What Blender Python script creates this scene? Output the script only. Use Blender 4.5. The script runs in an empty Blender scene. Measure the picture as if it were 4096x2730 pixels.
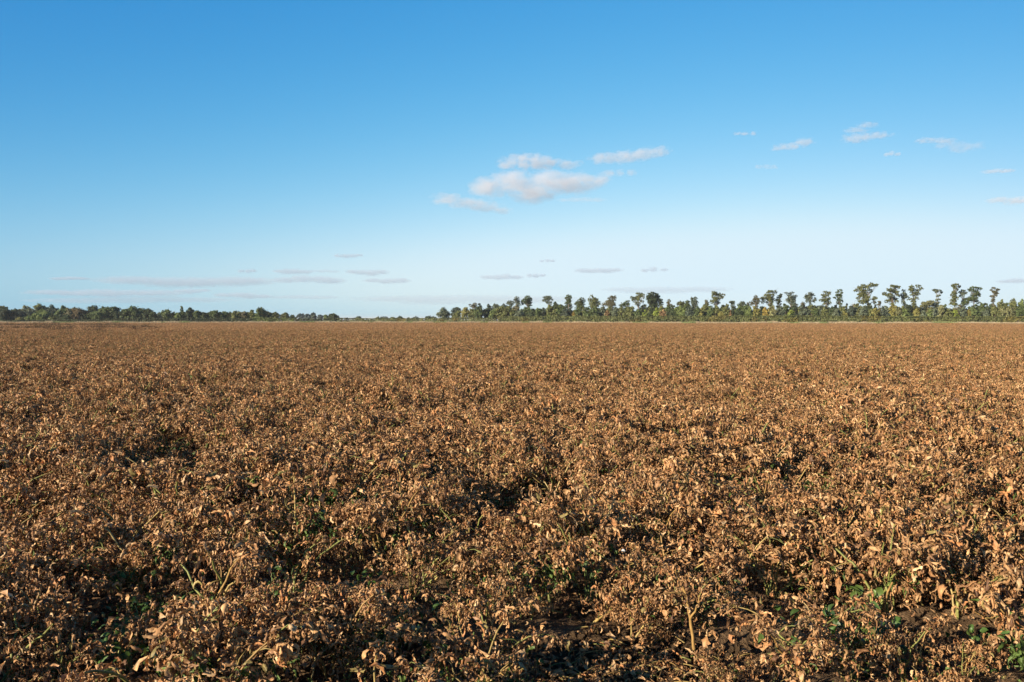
import bpy, math, numpy as np
from mathutils import Vector

# ------------------------------------------------------------------ camera, sky, sun
SC = bpy.context.scene
EXPO = 0.78
COL = SC.collection
FPX, UC, VC, HOR = 3408.0, 2048.0, 1365.0, 1279.0        # focal length and centre in pixels of the 4096 wide photograph
EYE = 1.5
PITCH = math.atan((VC - HOR) / FPX)
cam = bpy.data.cameras.new('camera')
cam.sensor_width = 36.0
cam.lens = 36.0 * FPX / 4096.0
cam.clip_start = 0.05
cam.clip_end = 120000.0
cam_o = bpy.data.objects.new('camera', cam)
COL.objects.link(cam_o)
cam_o.location = (0, 0, EYE)
cam_o.rotation_euler = (math.pi / 2 - PITCH, 0, 0)
SC.camera = cam_o
SC.view_settings.view_transform = 'Standard'
SC.view_settings.look = 'None'
SC.view_settings.exposure = EXPO
SC.view_settings.gamma = 1.0
SC.view_settings.use_curve_mapping = False

SUN_EL, SUN_ROT = math.radians(18), math.radians(-125)
world = bpy.data.worlds.new('World')
SC.world = world
world.use_nodes = True
wt = world.node_tree
bg = wt.nodes['Background']
bg.inputs[1].default_value = 0.1
sky = wt.nodes.new('ShaderNodeTexSky')
sky.sky_type = 'NISHITA'
sky.sun_disc = False
sky.sun_elevation = SUN_EL
sky.sun_rotation = SUN_ROT
sky.air_density = 1.0
sky.dust_density = 0.0
sky.ozone_density = 1.0


def wmath(op, a, b=None):
    n = wt.nodes.new('ShaderNodeMath')
    n.operation = op
    for i, v in enumerate((a, b)):
        if v is None:
            continue
        if isinstance(v, (int, float)):
            n.inputs[i].default_value = v
        else:
            wt.links.new(v, n.inputs[i])
    return n.outputs[0]


geo = wt.nodes.new('ShaderNodeTexCoord')
sep = wt.nodes.new('ShaderNodeSeparateXYZ')
wt.links.new(geo.outputs['Generated'], sep.inputs[0])
zup = wmath('MAXIMUM', sep.outputs[2], 0.0)
hz = wmath('EXPONENT', wmath('MULTIPLY', zup, -1 / 0.05))
xx = wmath('MULTIPLY', sep.outputs[0], sep.outputs[0])
ssep = wt.nodes.new('ShaderNodeSeparateColor')
scmb = wt.nodes.new('ShaderNodeCombineColor')
wt.links.new(sky.outputs[0], ssep.inputs[0])
# the grade of the film on the clear sky: one power curve for each colour
for k, (g, b, c, q, r) in enumerate([(2.26, 1.461, -2.15, -0.278, -1.619), (1.01, 0.36, -0.40, -0.111, -0.806),
                                     (0.537, 0.225, 0.12, -0.046, -0.394)]):
    e = wmath('ADD', wmath('MULTIPLY', hz, c), wmath('ADD', wmath('MULTIPLY', sep.outputs[0], q), wmath('MULTIPLY', xx, r)))
    e = wmath('ADD', e, wmath('MULTIPLY', wmath('MAXIMUM', wmath('SUBTRACT', zup, 0.38), 0.0), -3.0))  # added darkening of the unseen zenith, cuts the blue fill in shadows
    e = wmath('EXPONENT', wmath('ADD', e, b))
    v = wmath('MULTIPLY', e, wmath('POWER', wmath('MAXIMUM', wmath('MULTIPLY', ssep.outputs[k], 0.1), 1e-5), g))
    sm = wt.nodes.new('ShaderNodeMath')
    sm.operation = 'SMOOTH_MIN'
    wt.links.new(v, sm.inputs[0])
    sm.inputs[1].default_value = (0.715, 0.885, 0.985)[k]
    sm.inputs[2].default_value = (0.22, 0.12, 0.06)[k]
    wt.links.new(wmath('MULTIPLY', sm.outputs[0], 10.0 / 2 ** EXPO), scmb.inputs[k])
wt.links.new(scmb.outputs[0], bg.inputs[0])

sun = bpy.data.lights.new('sun', 'SUN')
sun.energy = 5.0
sun.angle = math.radians(0.5)
sun.color = (1.0, 0.86, 0.68)
sun_o = bpy.data.objects.new('sun', sun)
COL.objects.link(sun_o)
sdir = Vector((math.sin(SUN_ROT) * math.cos(SUN_EL), math.cos(SUN_ROT) * math.cos(SUN_EL), math.sin(SUN_EL)))
sun_o.rotation_euler = (-sdir).to_track_quat('-Z', 'Y').to_euler()
sun_o.location = (-20, -20, 30)
SC.cycles.volume_bounces = 8
SC.cycles.volume_step_rate = 0.5
SC.cycles.volume_max_steps = 512
SC.cycles.max_bounces = 10
SC.cycles.diffuse_bounces = 3
SC.cycles.transparent_max_bounces = 16

# ------------------------------------------------------------------ helpers
RS = np.random.default_rng


def world_at(u, v, y):
    """a point of the world at depth y that shows at (u, v) of the photograph"""
    dx = (u - UC) / FPX
    dz = (VC - v) / FPX
    c, s = math.cos(PITCH), math.sin(PITCH)
    wy, wz = c + dz * s, dz * c - s
    t = y / wy
    return Vector((dx * t, y, EYE + wz * t))


def ground_at(u, v, z=0.0):
    dz = (VC - v) / FPX
    c, s = math.cos(PITCH), math.sin(PITCH)
    wy, wz = c + dz * s, dz * c - s
    t = (z - EYE) / wz
    return Vector(((u - UC) / FPX * t, wy * t, z))


def tag(o, label=None, cat=None, group=None, kind=None):
    if label: o['label'] = label
    if cat: o['category'] = cat
    if group: o['group'] = group
    if kind: o['kind'] = kind
    return o


def mesh_obj(name, V, F, mat, parent=None, col=None, link=True, smooth=False, sizes=None):
    """V (n,3); F (m,k) array of equal polygons"""
    me = bpy.data.meshes.new(name)
    V = np.asarray(V, np.float32)
    F = np.asarray(F, np.int32)
    n, m, k = len(V), len(F), F.shape[1]
    me.vertices.add(n)
    me.vertices.foreach_set('co', V.ravel())
    me.loops.add(m * k)
    me.loops.foreach_set('vertex_index', F.ravel())
    me.polygons.add(m)
    me.polygons.foreach_set('loop_start', np.arange(0, m * k, k, dtype=np.int32))
    if smooth:
        me.polygons.foreach_set('use_smooth', np.ones(m, bool))
    if col is not None:
        a = me.attributes.new('Col', 'FLOAT_COLOR', 'POINT')
        c4 = np.ones((n, 4), np.float32)
        c4[:, :3] = col
        a.data.foreach_set('color', c4.ravel())
    me.update(calc_edges=True)
    if mat: me.materials.append(mat)
    o = bpy.data.objects.new(name, me)
    if link: COL.objects.link(o)
    if parent: o.parent = parent
    return o


def empty(name, loc):
    o = bpy.data.objects.new(name, None)
    o.empty_display_size = 0.3
    o.location = loc
    COL.objects.link(o)
    return o


class Bag:
    def __init__(s): s.V, s.F, s.C, s.n = [], [], [], 0
    def add(s, V, F, C):
        V = np.asarray(V, float).reshape(-1, 3)
        C = np.asarray(C, float)
        if C.ndim == 1: C = np.tile(C, (len(V), 1))
        s.V.append(V); s.F.append(np.asarray(F) + s.n); s.C.append(C); s.n += len(V)
    def obj(s, name, mat, parent=None, link=True, smooth=False, off=None):
        V = np.concatenate(s.V)
        if off is not None: V = V - np.asarray(off)
        return mesh_obj(name, V, np.concatenate(s.F), mat, parent, np.concatenate(s.C), link, smooth)


def tube(pts, rad, n=6):
    P = np.asarray([list(p) for p in pts], float)
    m = len(P)
    T = np.gradient(P, axis=0)
    T /= np.linalg.norm(T, axis=1)[:, None] + 1e-9
    up = np.array([0.31, 0.17, 0.93])
    if abs(T[0] @ up) > 0.9: up = np.array([1.0, 0.1, 0.0])
    A = np.cross(T, up); A /= np.linalg.norm(A, axis=1)[:, None] + 1e-9
    B = np.cross(T, A)
    a = np.linspace(0, 2 * math.pi, n, endpoint=False)
    R = np.broadcast_to(np.asarray(rad, float), (m,))
    V = P[:, None, :] + R[:, None, None] * (np.cos(a)[None, :, None] * A[:, None, :] + np.sin(a)[None, :, None] * B[:, None, :])
    F = []
    for i in range(m - 1):
        for j in range(n):
            F.append((i * n + j, i * n + (j + 1) % n, (i + 1) * n + (j + 1) % n, (i + 1) * n + j))
    return V.reshape(-1, 3), np.array(F)


def bez(p, q, sag, k=7, rng=None, jit=0.0):
    """points from p to q that bow by the vector sag"""
    t = np.linspace(0, 1, k)[:, None]
    P = (1 - t) * np.asarray(p) + t * np.asarray(q) + 4 * t * (1 - t) * np.asarray(sag)
    if rng is not None and jit:
        J = rng.normal(0, jit, P.shape); J[0] = 0; J[-1] = 0
        P = P + J
    return P


# ------------------------------------------------------------------ materials
def nmat(name):
    m = bpy.data.materials.new(name)
    m.use_nodes = True
    nt = m.node_tree
    return m, nt, nt.nodes['Principled BSDF']


def leaf_mat(name, rough=0.6, trans=0.15, vary=0.35, scale=60.0, bump=0.0, spec=0.3):
    m, nt, p = nmat(name)
    N, L = nt.nodes.new, nt.links.new
    at = N('ShaderNodeAttribute'); at.attribute_name = 'Col'
    tc = N('ShaderNodeTexCoord')
    no = N('ShaderNodeTexNoise'); no.inputs['Scale'].default_value = scale; no.inputs['Detail'].default_value = 3
    L(tc.outputs['Object'], no.inputs['Vector'])
    mr = N('ShaderNodeMapRange')
    mr.inputs[1].default_value = 0.25; mr.inputs[2].default_value = 0.75
    mr.inputs[3].default_value = 1 - vary; mr.inputs[4].default_value = 1 + vary
    L(no.outputs[0], mr.inputs[0])
    vm = N('ShaderNodeVectorMath'); vm.operation = 'SCALE'
    L(at.outputs['Color'], vm.inputs[0]); L(mr.outputs[0], vm.inputs['Scale'])
    L(vm.outputs[0], p.inputs['Base Color'])
    p.inputs['Roughness'].default_value = rough
    p.inputs['Specular IOR Level'].default_value = spec
    if bump:
        b = N('ShaderNodeBump'); b.inputs['Strength'].default_value = bump; b.inputs['Distance'].default_value = 0.01
        L(no.outputs[0], b.inputs['Height']); L(b.outputs[0], p.inputs['Normal'])
    if trans:
        tr = N('ShaderNodeBsdfTranslucent'); L(vm.outputs[0], tr.inputs[0])
        mx = N('ShaderNodeMixShader'); mx.inputs[0].default_value = trans
        L(p.outputs[0], mx.inputs[1]); L(tr.outputs[0], mx.inputs[2])
        L(mx.outputs[0], nt.nodes['Material Output'].inputs[0])
    return m


M_CROP = leaf_mat('withered_leaf', 0.55, 0.12, 0.4, 70.0, 0.0, 0.35)
M_GREEN = leaf_mat('green_leaf', 0.45, 0.25, 0.2, 40.0, 0.0, 0.5)
M_STALK = leaf_mat('dry_stalk', 0.45, 0.0, 0.25, 30.0, 0.0, 0.5)
M_TREE = leaf_mat('tree_foliage', 0.6, 0.22, 0.2, 0.8, 0.0, 0.3)
M_BARK = leaf_mat('bark', 0.85, 0.0, 0.25, 2.0, 0.0, 0.2)
M_STRAW = leaf_mat('dry_grass', 0.6, 0.25, 0.2, 0.7, 0.0, 0.3)
M_HEDGE = leaf_mat('hedge_foliage', 0.6, 0.2, 0.25, 0.5, 0.0, 0.3)


def soil_mat():
    m, nt, p = nmat('dry_soil')
    N, L = nt.nodes.new, nt.links.new
    tc = N('ShaderNodeTexCoord')
    n1 = N('ShaderNodeTexNoise'); n1.inputs['Scale'].default_value = 9; n1.inputs['Detail'].default_value = 8
    n2 = N('ShaderNodeTexNoise'); n2.inputs['Scale'].default_value = 70; n2.inputs['Detail'].default_value = 6
    L(tc.outputs['Object'], n1.inputs['Vector']); L(tc.outputs['Object'], n2.inputs['Vector'])
    cr = N('ShaderNodeValToRGB')
    cr.color_ramp.elements[0].position = 0.3; cr.color_ramp.elements[0].color = (0.11, 0.068, 0.036, 1)
    cr.color_ramp.elements[1].position = 0.7; cr.color_ramp.elements[1].color = (0.27, 0.175, 0.095, 1)
    L(n1.outputs[0], cr.inputs[0]); L(cr.outputs[0], p.inputs['Base Color'])
    b = N('ShaderNodeBump'); b.inputs['Strength'].default_value = 1.0; b.inputs['Distance'].default_value = 0.035
    L(n2.outputs[0], b.inputs['Height']); L(b.outputs[0], p.inputs['Normal'])
    p.inputs['Roughness'].default_value = 0.95
    p.inputs['Specular IOR Level'].default_value = 0.15
    return m


M_SOIL = soil_mat()

# ------------------------------------------------------------------ the lie of the field
EDGE = [(-400, 292), (0, 288), (700, 292), (1400, 305), (2250, 284), (3000, 246), (4096, 232), (4500, 232)]
EU = np.array([e[0] for e in EDGE], float)
EY = np.array([e[1] for e in EDGE], float)


def edge_y(u): return np.interp(u, EU, EY)


BARE = []          # bare patches of soil: (x, y, rx, ry) in metres


def bare(u, v, rx, ry):
    g = ground_at(u, v)
    BARE.append((g.x, g.y - 0.36, rx, ry + 0.26))


bare(2470, 2640, 0.33, 0.40)
bare(2500, 2730, 0.26, 0.26)
bare(840, 2410, 0.10, 0.06)


def bare_amt(x, y):
    r = np.full(np.shape(x), 9.0)
    for bx, by, rx, ry in BARE:
        r = np.minimum(r, ((x - bx) / rx) ** 2 + ((y - by) / ry) ** 2)
    return r


def wav(x, y, s, seed):
    """smooth noise in 0..1 from a few sines"""
    r = RS(seed)
    t = 0
    for k in range(6):
        a = r.uniform(0, math.tau); f = s * r.uniform(0.6, 1.7); p = r.uniform(0, math.tau)
        t = t + np.sin((x * math.cos(a) + y * math.sin(a)) * f + p)
    return 0.5 + t / 12 * 1.6


# ground: one sheet, fine near the camera and coarse out to the horizon
def axis(fine, n, far):
    a = np.linspace(0, fine, n)
    s = fine / n; out = []
    v = fine
    while v < far:
        s *= 1.16; v += s; out.append(v)
    return np.concatenate([a, out])


ay = axis(14, 420, 11000)
ax = axis(8, 240, 11000)
ax = np.concatenate([-ax[:0:-1], ax])
ay = np.concatenate([-axis(3, 20, 400)[:0:-1], ay])
GX, GY = np.meshgrid(ax, ay)
near = np.clip(1 - np.hypot(GX, GY - 4) / 15, 0, 1)
GZ = -0.02 + near ** 0.5 * (0.035 * (wav(GX, GY, 9, 3) - .5) + 0.03 * (wav(GX, GY, 31, 4) - .5) + 0.02 * (wav(GX, GY, 80, 5) - .5)
                            + 0.035 * np.cos((GY - 0.1 * GX) * math.tau / 0.82))
GZ = np.where(near <= 0, -0.03, GZ)
ny_, nx_ = GX.shape
idx = np.arange(nx_ * ny_).reshape(ny_, nx_)
GF = np.stack([idx[:-1, :-1], idx[:-1, 1:], idx[1:, 1:], idx[1:, :-1]], -1).reshape(-1, 4)
g_o = mesh_obj('ground', np.stack([GX, GY, GZ], -1).reshape(-1, 3), GF, M_SOIL, smooth=True)
tag(g_o, 'bare brown soil of the flat field showing between the plants', 'ground', kind='structure')


# ------------------------------------------------------------------ leaves
def leaves(rng, P, size, nu=6, nv=5, curl=1.0, down=1.0, wide=0.215, crumple=0.06):
    """P (n,3) roots. Returns V (n,nu*nv,3), F"""
    n = len(P)
    t = np.linspace(0, 1, nu)[None, :, None]
    s = np.linspace(-1, 1, nv)[None, None, :]
    Ln = size[:, None, None]
    kap = rng.normal(2.5 * curl, 1.3 * curl, n)[:, None, None]
    th0 = rng.uniform(-0.7, 0.9, n)[:, None, None]
    th = th0 - kap * t                              # pitch along the leaf, falls away as it curls
    dt = 1.0 / (nu - 1)
    cx = np.concatenate([np.zeros((n, 1, 1)), np.cumsum(np.cos(th[:, :-1]) * dt, 1)], 1) * Ln
    cz = np.concatenate([np.zeros((n, 1, 1)), np.cumsum(np.sin(th[:, :-1]) * dt, 1)], 1) * Ln
    W = wide * Ln * rng.uniform(0.6, 1.1, n)[:, None, None] * np.sin(math.pi * np.clip(t, 0.03, 0.985) ** 0.75)
    c = rng.normal(1.6 * curl, 0.8 * curl, n)[:, None, None]
    c = np.where(np.abs(c) < 0.15, 0.15, c)
    ly = W * np.sin(c * s) / c
    lz = W * (1 - np.cos(c * s)) / c * rng.choice([-1, 1], n)[:, None, None]
    tw = rng.normal(0, 0.9 * curl, n)[:, None, None] * t + rng.normal(0, 0.5, n)[:, None, None]
    y1 = ly * np.cos(tw) - lz * np.sin(tw)
    z1 = ly * np.sin(tw) + lz * np.cos(tw)
    X = cx - z1 * np.sin(th); Z = cz + z1 * np.cos(th); Y = y1
    V = np.stack(np.broadcast_arrays(X, Y, Z), -1)
    V = V + rng.normal(0, 1, V.shape) * (crumple * size)[:, None, None, None] * (0.3 + 0.7 * np.abs(s))[..., None]
    # frame of the leaf: heading and hang
    az = rng.uniform(0, math.tau, n)
    pi = -rng.uniform(-0.3, 0.9, n) * down
    ca, sa, cp, sp = np.cos(az), np.sin(az), np.cos(pi), np.sin(pi)
    R = np.zeros((n, 3, 3))
    R[:, 0] = np.stack([ca * cp, -sa, -ca * sp], -1)
    R[:, 1] = np.stack([sa * cp, ca, -sa * sp], -1)
    R[:, 2] = np.stack([sp, 0 * sp, cp], -1)
    V = np.einsum('nij,nuvj->nuvi', R, V) + P[:, None, None, :]
    V = V.reshape(n, nu * nv, 3)
    g = np.arange(nu * nv).reshape(nu, nv)
    f = np.stack([g[:-1, :-1], g[1:, :-1], g[1:, 1:], g[:-1, 1:]], -1).reshape(-1, 4)
    F = (f[None] + (np.arange(n) * nu * nv)[:, None, None]).reshape(-1, 4)
    return V.reshape(-1, 3), F


PAL = np.array([(0.12, 0.060, 0.029), (0.24, 0.125, 0.055), (0.36, 0.194, 0.083), (0.46, 0.268, 0.120), (0.53, 0.35, 0.18),
                (0.43, 0.200, 0.078), (0.25, 0.19, 0.065)])
PW = np.array([0.08, 0.17, 0.30, 0.27, 0.07, 0.07, 0.04])


def brown(rng, n, dark=1.0):
    c = PAL[rng.choice(len(PAL), n, p=PW)]
    return c * rng.uniform(0.92, 1.44, (n, 1)) * dark


def dome(rng, n, rad=0.40, h=0.42):
    """points through a sprawling plant, thickest near its outer skin"""
    r = rad * rng.uniform(0, 1, n) ** 0.55
    a = rng.uniform(0, math.tau, n)
    top = h * (1 - 0.55 * (r / rad) ** 2)
    z = top * (1 - 0.75 * rng.uniform(0, 1, n) ** 2.2)
    return np.stack([r * np.cos(a), r * np.sin(a), z], -1)


STALK_C = np.array([(0.42, 0.30, 0.10), (0.36, 0.22, 0.075), (0.24, 0.25, 0.07), (0.28, 0.28, 0.08), (0.46, 0.35, 0.15)])


def tufts(rng, centres, per, spread):
    """leaf roots bunched round the stalk tips"""
    Q = np.repeat(centres, per, 0)
    o = rng.normal(0, 1, Q.shape) * spread
    o[:, 2] = np.abs(o[:, 2]) * 0.9 - spread * 0.35
    return Q + o


def plant(rng, name, nleaf=260, nu=6, nv=5, stems=4, green=0.0, size=(0.028, 0.075), dark=1.0, link=False):
    b = Bag()
    tips = []
    for k in range(stems):
        a = rng.uniform(0, math.tau) if k > 2 else k * 2.1 + rng.uniform(-.5, .5); ln = rng.uniform(0.10, 0.38)
        p = np.array([rng.normal(0, 0.04), rng.normal(0, 0.04), -0.02])
        q = np.array([math.cos(a) * ln, math.sin(a) * ln, rng.uniform(0.26, 0.47) * (1.1 - 0.9 * ln)])
        P = bez(p, q, (-math.cos(a) * 0.05, -math.sin(a) * 0.05, rng.uniform(-0.01, 0.06)), 8, rng, 0.007)
        V, F = tube(P, np.linspace(0.0078, 0.004, 8) * rng.uniform(0.7, 1.15), 5)
        sc = STALK_C[rng.integers(len(STALK_C))] * rng.uniform(0.8, 1.2) * dark
        b.add(V, F, sc)
        tips.append(P[-1])
        for j in range(rng.integers(3, 6)):                   # side shoots
            i = rng.integers(3, 8); a2 = a + rng.normal(0, 1.2); l2 = rng.uniform(0.06, 0.15)
            q2 = P[i] + np.array([math.cos(a2) * l2, math.sin(a2) * l2, rng.uniform(-0.05, 0.07)])
            P2 = bez(P[i], q2, (0, 0, 0.02), 5, rng, 0.004)
            V, F = tube(P2, np.linspace(0.0035, 0.0016, 5), 4)
            b.add(V, F, STALK_C[rng.integers(3)] * rng.uniform(0.5, 1.0) * dark)
            tips.append(P2[-1])
    tips = np.array(tips)
    per = max(8, int(nleaf * 0.82 / len(tips)))
    T = tufts(rng, tips, per, 0.022)
    D = dome(rng, max(4, int(nleaf * 0.18)))
    Q = np.concatenate([T, D])
    Q[:, 2] = np.maximum(Q[:, 2], 0.02)
    sz = rng.uniform(size[0], size[1], len(Q)) * rng.uniform(0.75, 1.25, len(Q))
    C = brown(rng, len(Q), dark)
    tint = np.repeat(rng.uniform(0.78, 1.22, (len(tips), 1)), per, 0)
    C[:len(T)] *= tint
    if green:
        gsel = (rng.uniform(0, 1, len(Q)) < green) & (Q[:, 2] < 0.25)
        C[gsel] = np.array([0.09, 0.14, 0.03]) * rng.uniform(0.7, 1.3, (gsel.sum(), 1))
    V, F = leaves(rng, Q, sz, nu, nv)
    cc = np.repeat(C, nu * nv, 0)
    cc = cc * rng.uniform(0.85, 1.15, (len(cc), 1))
    b.add(V, F, cc)
    return b, name


def tile(rng, name, w, per_m2, size, nu, nv, dark=1.0, hk=1.0, green=0.02, per=60, stalk=1, nt=9):
    b = Bag()
    npl = int(w * w * per_m2)
    for k in range(npl):
        c = rng.uniform(-w / 2, w / 2, 2)
        C0 = dome(rng, nt, 0.40, 0.46 * rng.uniform(0.65, 1.15) * hk)
        D = tufts(rng, C0, max(2, per // nt), 0.03)
        D[:, :2] += c
        D[:, 2] = np.maximum(D[:, 2], 0.02)
        n = len(D)
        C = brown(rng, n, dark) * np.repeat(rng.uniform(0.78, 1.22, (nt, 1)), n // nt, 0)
        if green:
            gs = rng.uniform(0, 1, n) < green * rng.choice([0, 0, 1, 4])
            C[gs] = np.array([0.07, 0.12, 0.03]) * rng.uniform(0.7, 1.3, (gs.sum(), 1))
        V, F = leaves(rng, D, rng.uniform(size[0], size[1], n), nu, nv)
        b.add(V, F, np.repeat(C, nu * nv, 0))
        for s in range(stalk):
            a = rng.uniform(0, math.tau)
            P = bez((c[0], c[1], 0), (c[0] + math.cos(a) * .3, c[1] + math.sin(a) * .3, 0.38), (0, 0, .03), 3)
            V, F = tube(P, (0.008, 0.006, 0.004), 3)
            b.add(V, F, STALK_C[rng.integers(5)] * 0.8 * dark)
    return b


def scatter(name, sources, pts, idx, rot, scl, mat=None):
    """one object whose geometry nodes put the source meshes on its points"""
    c = bpy.data.collections.new(name + '_sources')
    for i, o in enumerate(sources):
        o.name = '%s_source_%03d' % (name, i)
        c.objects.link(o)
    me = bpy.data.meshes.new(name)
    n = len(pts)
    me.vertices.add(n)
    me.vertices.foreach_set('co', np.asarray(pts, np.float32).ravel())
    a = me.attributes.new('pick', 'INT', 'POINT'); a.data.foreach_set('value', np.asarray(idx, np.int32))
    a = me.attributes.new('turn', 'FLOAT_VECTOR', 'POINT'); a.data.foreach_set('vector', np.asarray(rot, np.float32).ravel())
    a = me.attributes.new('size', 'FLOAT_VECTOR', 'POINT'); a.data.foreach_set('vector', np.asarray(scl, np.float32).ravel())
    o = bpy.data.objects.new(name, me)
    COL.objects.link(o)
    ng = bpy.data.node_groups.new(name + '_nodes', 'GeometryNodeTree')
    ng.interface.new_socket('Geometry', in_out='INPUT', socket_type='NodeSocketGeometry')
    ng.interface.new_socket('Geometry', in_out='OUTPUT', socket_type='NodeSocketGeometry')
    N, L = ng.nodes.new, ng.links.new
    gi, go = N('NodeGroupInput'), N('NodeGroupOutput')
    iop = N('GeometryNodeInstanceOnPoints')
    ci = N('GeometryNodeCollectionInfo')
    ci.inputs['Collection'].default_value = c
    ci.inputs['Separate Children'].default_value = True
    ci.inputs['Reset Children'].default_value = True

    def na(nm, ty):
        k = N('GeometryNodeInputNamedAttribute'); k.data_type = ty; k.inputs[0].default_value = nm
        return [s for s in k.outputs if s.enabled and s.name == 'Attribute'][0]
    L(gi.outputs[0], iop.inputs['Points']); L(ci.outputs[0], iop.inputs['Instance'])
    iop.inputs['Pick Instance'].default_value = True
    L(na('pick', 'INT'), iop.inputs['Instance Index'])
    e2r = N('FunctionNodeEulerToRotation')
    L(na('turn', 'FLOAT_VECTOR'), e2r.inputs[0]); L(e2r.outputs[0], iop.inputs['Rotation'])
    L(na('size', 'FLOAT_VECTOR'), iop.inputs['Scale'])
    L(iop.outputs[0], go.inputs[0])
    md = o.modifiers.new('scatter', 'NODES')
    md.node_group = ng
    return o


# ------------------------------------------------------------------ stand-out plants near the camera (their places thin the crop)
HERO = []            # (x, y) where the scattered crop makes room


def clear_front(x, y, r=0.30, dy=0.16):
    HERO.append((x, y - dy, r, r * 1.25))


# stalk lines in pixels of the photograph: list of polylines, first one starts on the soil
HP = [
    ('stalk', [(1480, 2565), (1440, 2480), (1400, 2410), (1340, 2400)], [[(1400, 2410), (1415, 2385), (1440, 2370)]], 0.016,
     'leaning yellow potato stalk forked at the top, above bare dark soil left of centre'),
    ('stalk', [(1430, 2270), (1415, 2190), (1385, 2100), (1370, 2040)], [[(1390, 2110), (1410, 2070), (1425, 2040)]], 0.013,
     'tall pale yellow bent stalk crossed by a brown one, beyond the bare soil patch'),
    ('stalk', [(2780, 2600), (2765, 2500), (2745, 2380), (2700, 2280)], [[(2745, 2375), (2690, 2370), (2640, 2380)], [(2762, 2480), (2785, 2440), (2800, 2380)]], 0.017,
     'long upright yellow stalk with a side shoot, right of the lit bare soil'),
    ('stalk', [(2515, 2575), (2570, 2510), (2635, 2435)], [[(2515, 2575), (2525, 2500), (2522, 2450)]], 0.013,
     'straight straw-coloured stalk slanting up to the right from the lit soil'),
    ('stalk', [(3360, 2285), (3320, 2235), (3260, 2195), (3160, 2155)], [[(3335, 2250), (3300, 2258), (3285, 2262)], [(3340, 2255), (3370, 2200), (3378, 2110)]], 0.014,
     'yellow stalk branching into two arms, lying over the leaves on the right'),
    ('stalk', [(70, 2610), (100, 2520), (170, 2350), (120, 2310)], [[(70, 2610), (180, 2555), (215, 2520)], [(145, 2400), (90, 2420), (0, 2460)]], 0.017,
     'thick fanned yellow-brown stalks by the lower left corner'),
    ('stalk', [(40, 2540), (62, 2490), (62, 2435), (45, 2390)], [], 0.014,
     'short upright ochre stalk at the left edge of the field of leaves'),
    ('stalk', [(465, 2690), (478, 2600), (500, 2560), (540, 2510)], [], 0.016,
     'pale green-yellow stalk standing in the green shoots at lower left'),
    ('stalk', [(2095, 2730), (2100, 2640), (2075, 2600), (2000, 2575)], [], 0.015,
     'orange-brown arched stalk bending left at the bottom edge near the middle'),
    ('stalk', [(3925, 2730), (3905, 2670), (3935, 2630), (3960, 2610)], [[(3905, 2670), (3880, 2640), (3860, 2620)]], 0.017,
     'forked pale green stalk at the lower right corner'),
    ('stalk', [(2330, 2510), (2390, 2480), (2470, 2425)], [], 0.018,
     'thick mottled stalk leaning right over the dark hollow behind the lit soil'),
    ('stalk', [(1320, 2225), (1250, 2180), (1215, 2110)], [[(1275, 2200), (1230, 2190), (1190, 2210)]], 0.012,
     'thin pale stalk leaning left above the dark bare hollow'),
    ('stalk', [(1040, 2555), (1000, 2500), (960, 2480)], [], 0.014,
     'mottled stalk lying along the dark soil gap at lower left'),
    ('stalk', [(640, 2380), (720, 2300), (780, 2230)], [[(725, 2295), (690, 2270), (650, 2250)]], 0.012,
     'rusty brown stalk with a crossing twig over the darkest hollow on the left'),
    ('stalk', [(3560, 2700), (3545, 2600), (3535, 2550)], [], 0.014,
     'upright amber stalk beside the round green leaves on the right'),
    ('stalk', [(3205, 2500), (3195, 2440), (3160, 2400)], [[(3160, 2505), (3200, 2480), (3260, 2455)]], 0.011,
     'slim tan stalk with a crossing twig, between two brown leaf heaps'),
]
for kk, main, side, rad, lab in HP:
    g = ground_at(*main[0])
    HERO.append((g.x, g.y - 0.34, 0.16, 0.40))

GP = [(560, 2600, 0.24, 130, 'dark green low shoots in the shaded hollow at lower left'),
      (500, 2690, 0.13, 40, 'round dark green leaf cluster at the bottom edge, lower left'),
      (3400, 2640, 0.22, 100, 'cluster of large round green leaves in shade on the lower right'),
      (3420, 2480, 0.10, 16, 'bright green wilted leaves sunlit above the round leaf cluster'),
      (1470, 2440, 0.12, 30, 'fresh green leaves behind the forked yellow stalk'),
      (1130, 2410, 0.12, 26, 'small green leaves left of the forked stalk, over dark soil'),
      (1750, 2190, 0.20, 70, 'spread of green shoots among brown leaves in the middle'),
      (2820, 2500, 0.12, 30, 'glossy green leaves right of the long upright stalk'),
      (2350, 2390, 0.12, 24, 'grey-green leaves half hidden behind the bare soil'),
      (3950, 2690, 0.12, 30, 'dark green sprig beside the forked stalk in the corner'),
      (3900, 2240, 0.16, 40, 'light green flattened stems and leaves on the far right'),
      (1220, 2120, 0.14, 34, 'green undergrowth beneath the thin leaning stalk'),
      (280, 2080, 0.16, 34, 'pale green leaf clump in the shaded left side'),
      (1770, 2520, 0.10, 20, 'single hanging dark green leaf clump near bottom centre')]
for u, v, r, n, lab in GP:
    g = ground_at(u, v)
    HERO.append((g.x, g.y - 0.32, r * 0.8 + 0.06, 0.42))


def hero_amt(x, y):
    r = np.full(np.shape(x), 9.0)
    for hx, hy, rx, ry in HERO:
        r = np.minimum(r, ((x - hx) / rx) ** 2 + ((y - hy) / ry) ** 2)
    return r


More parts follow.
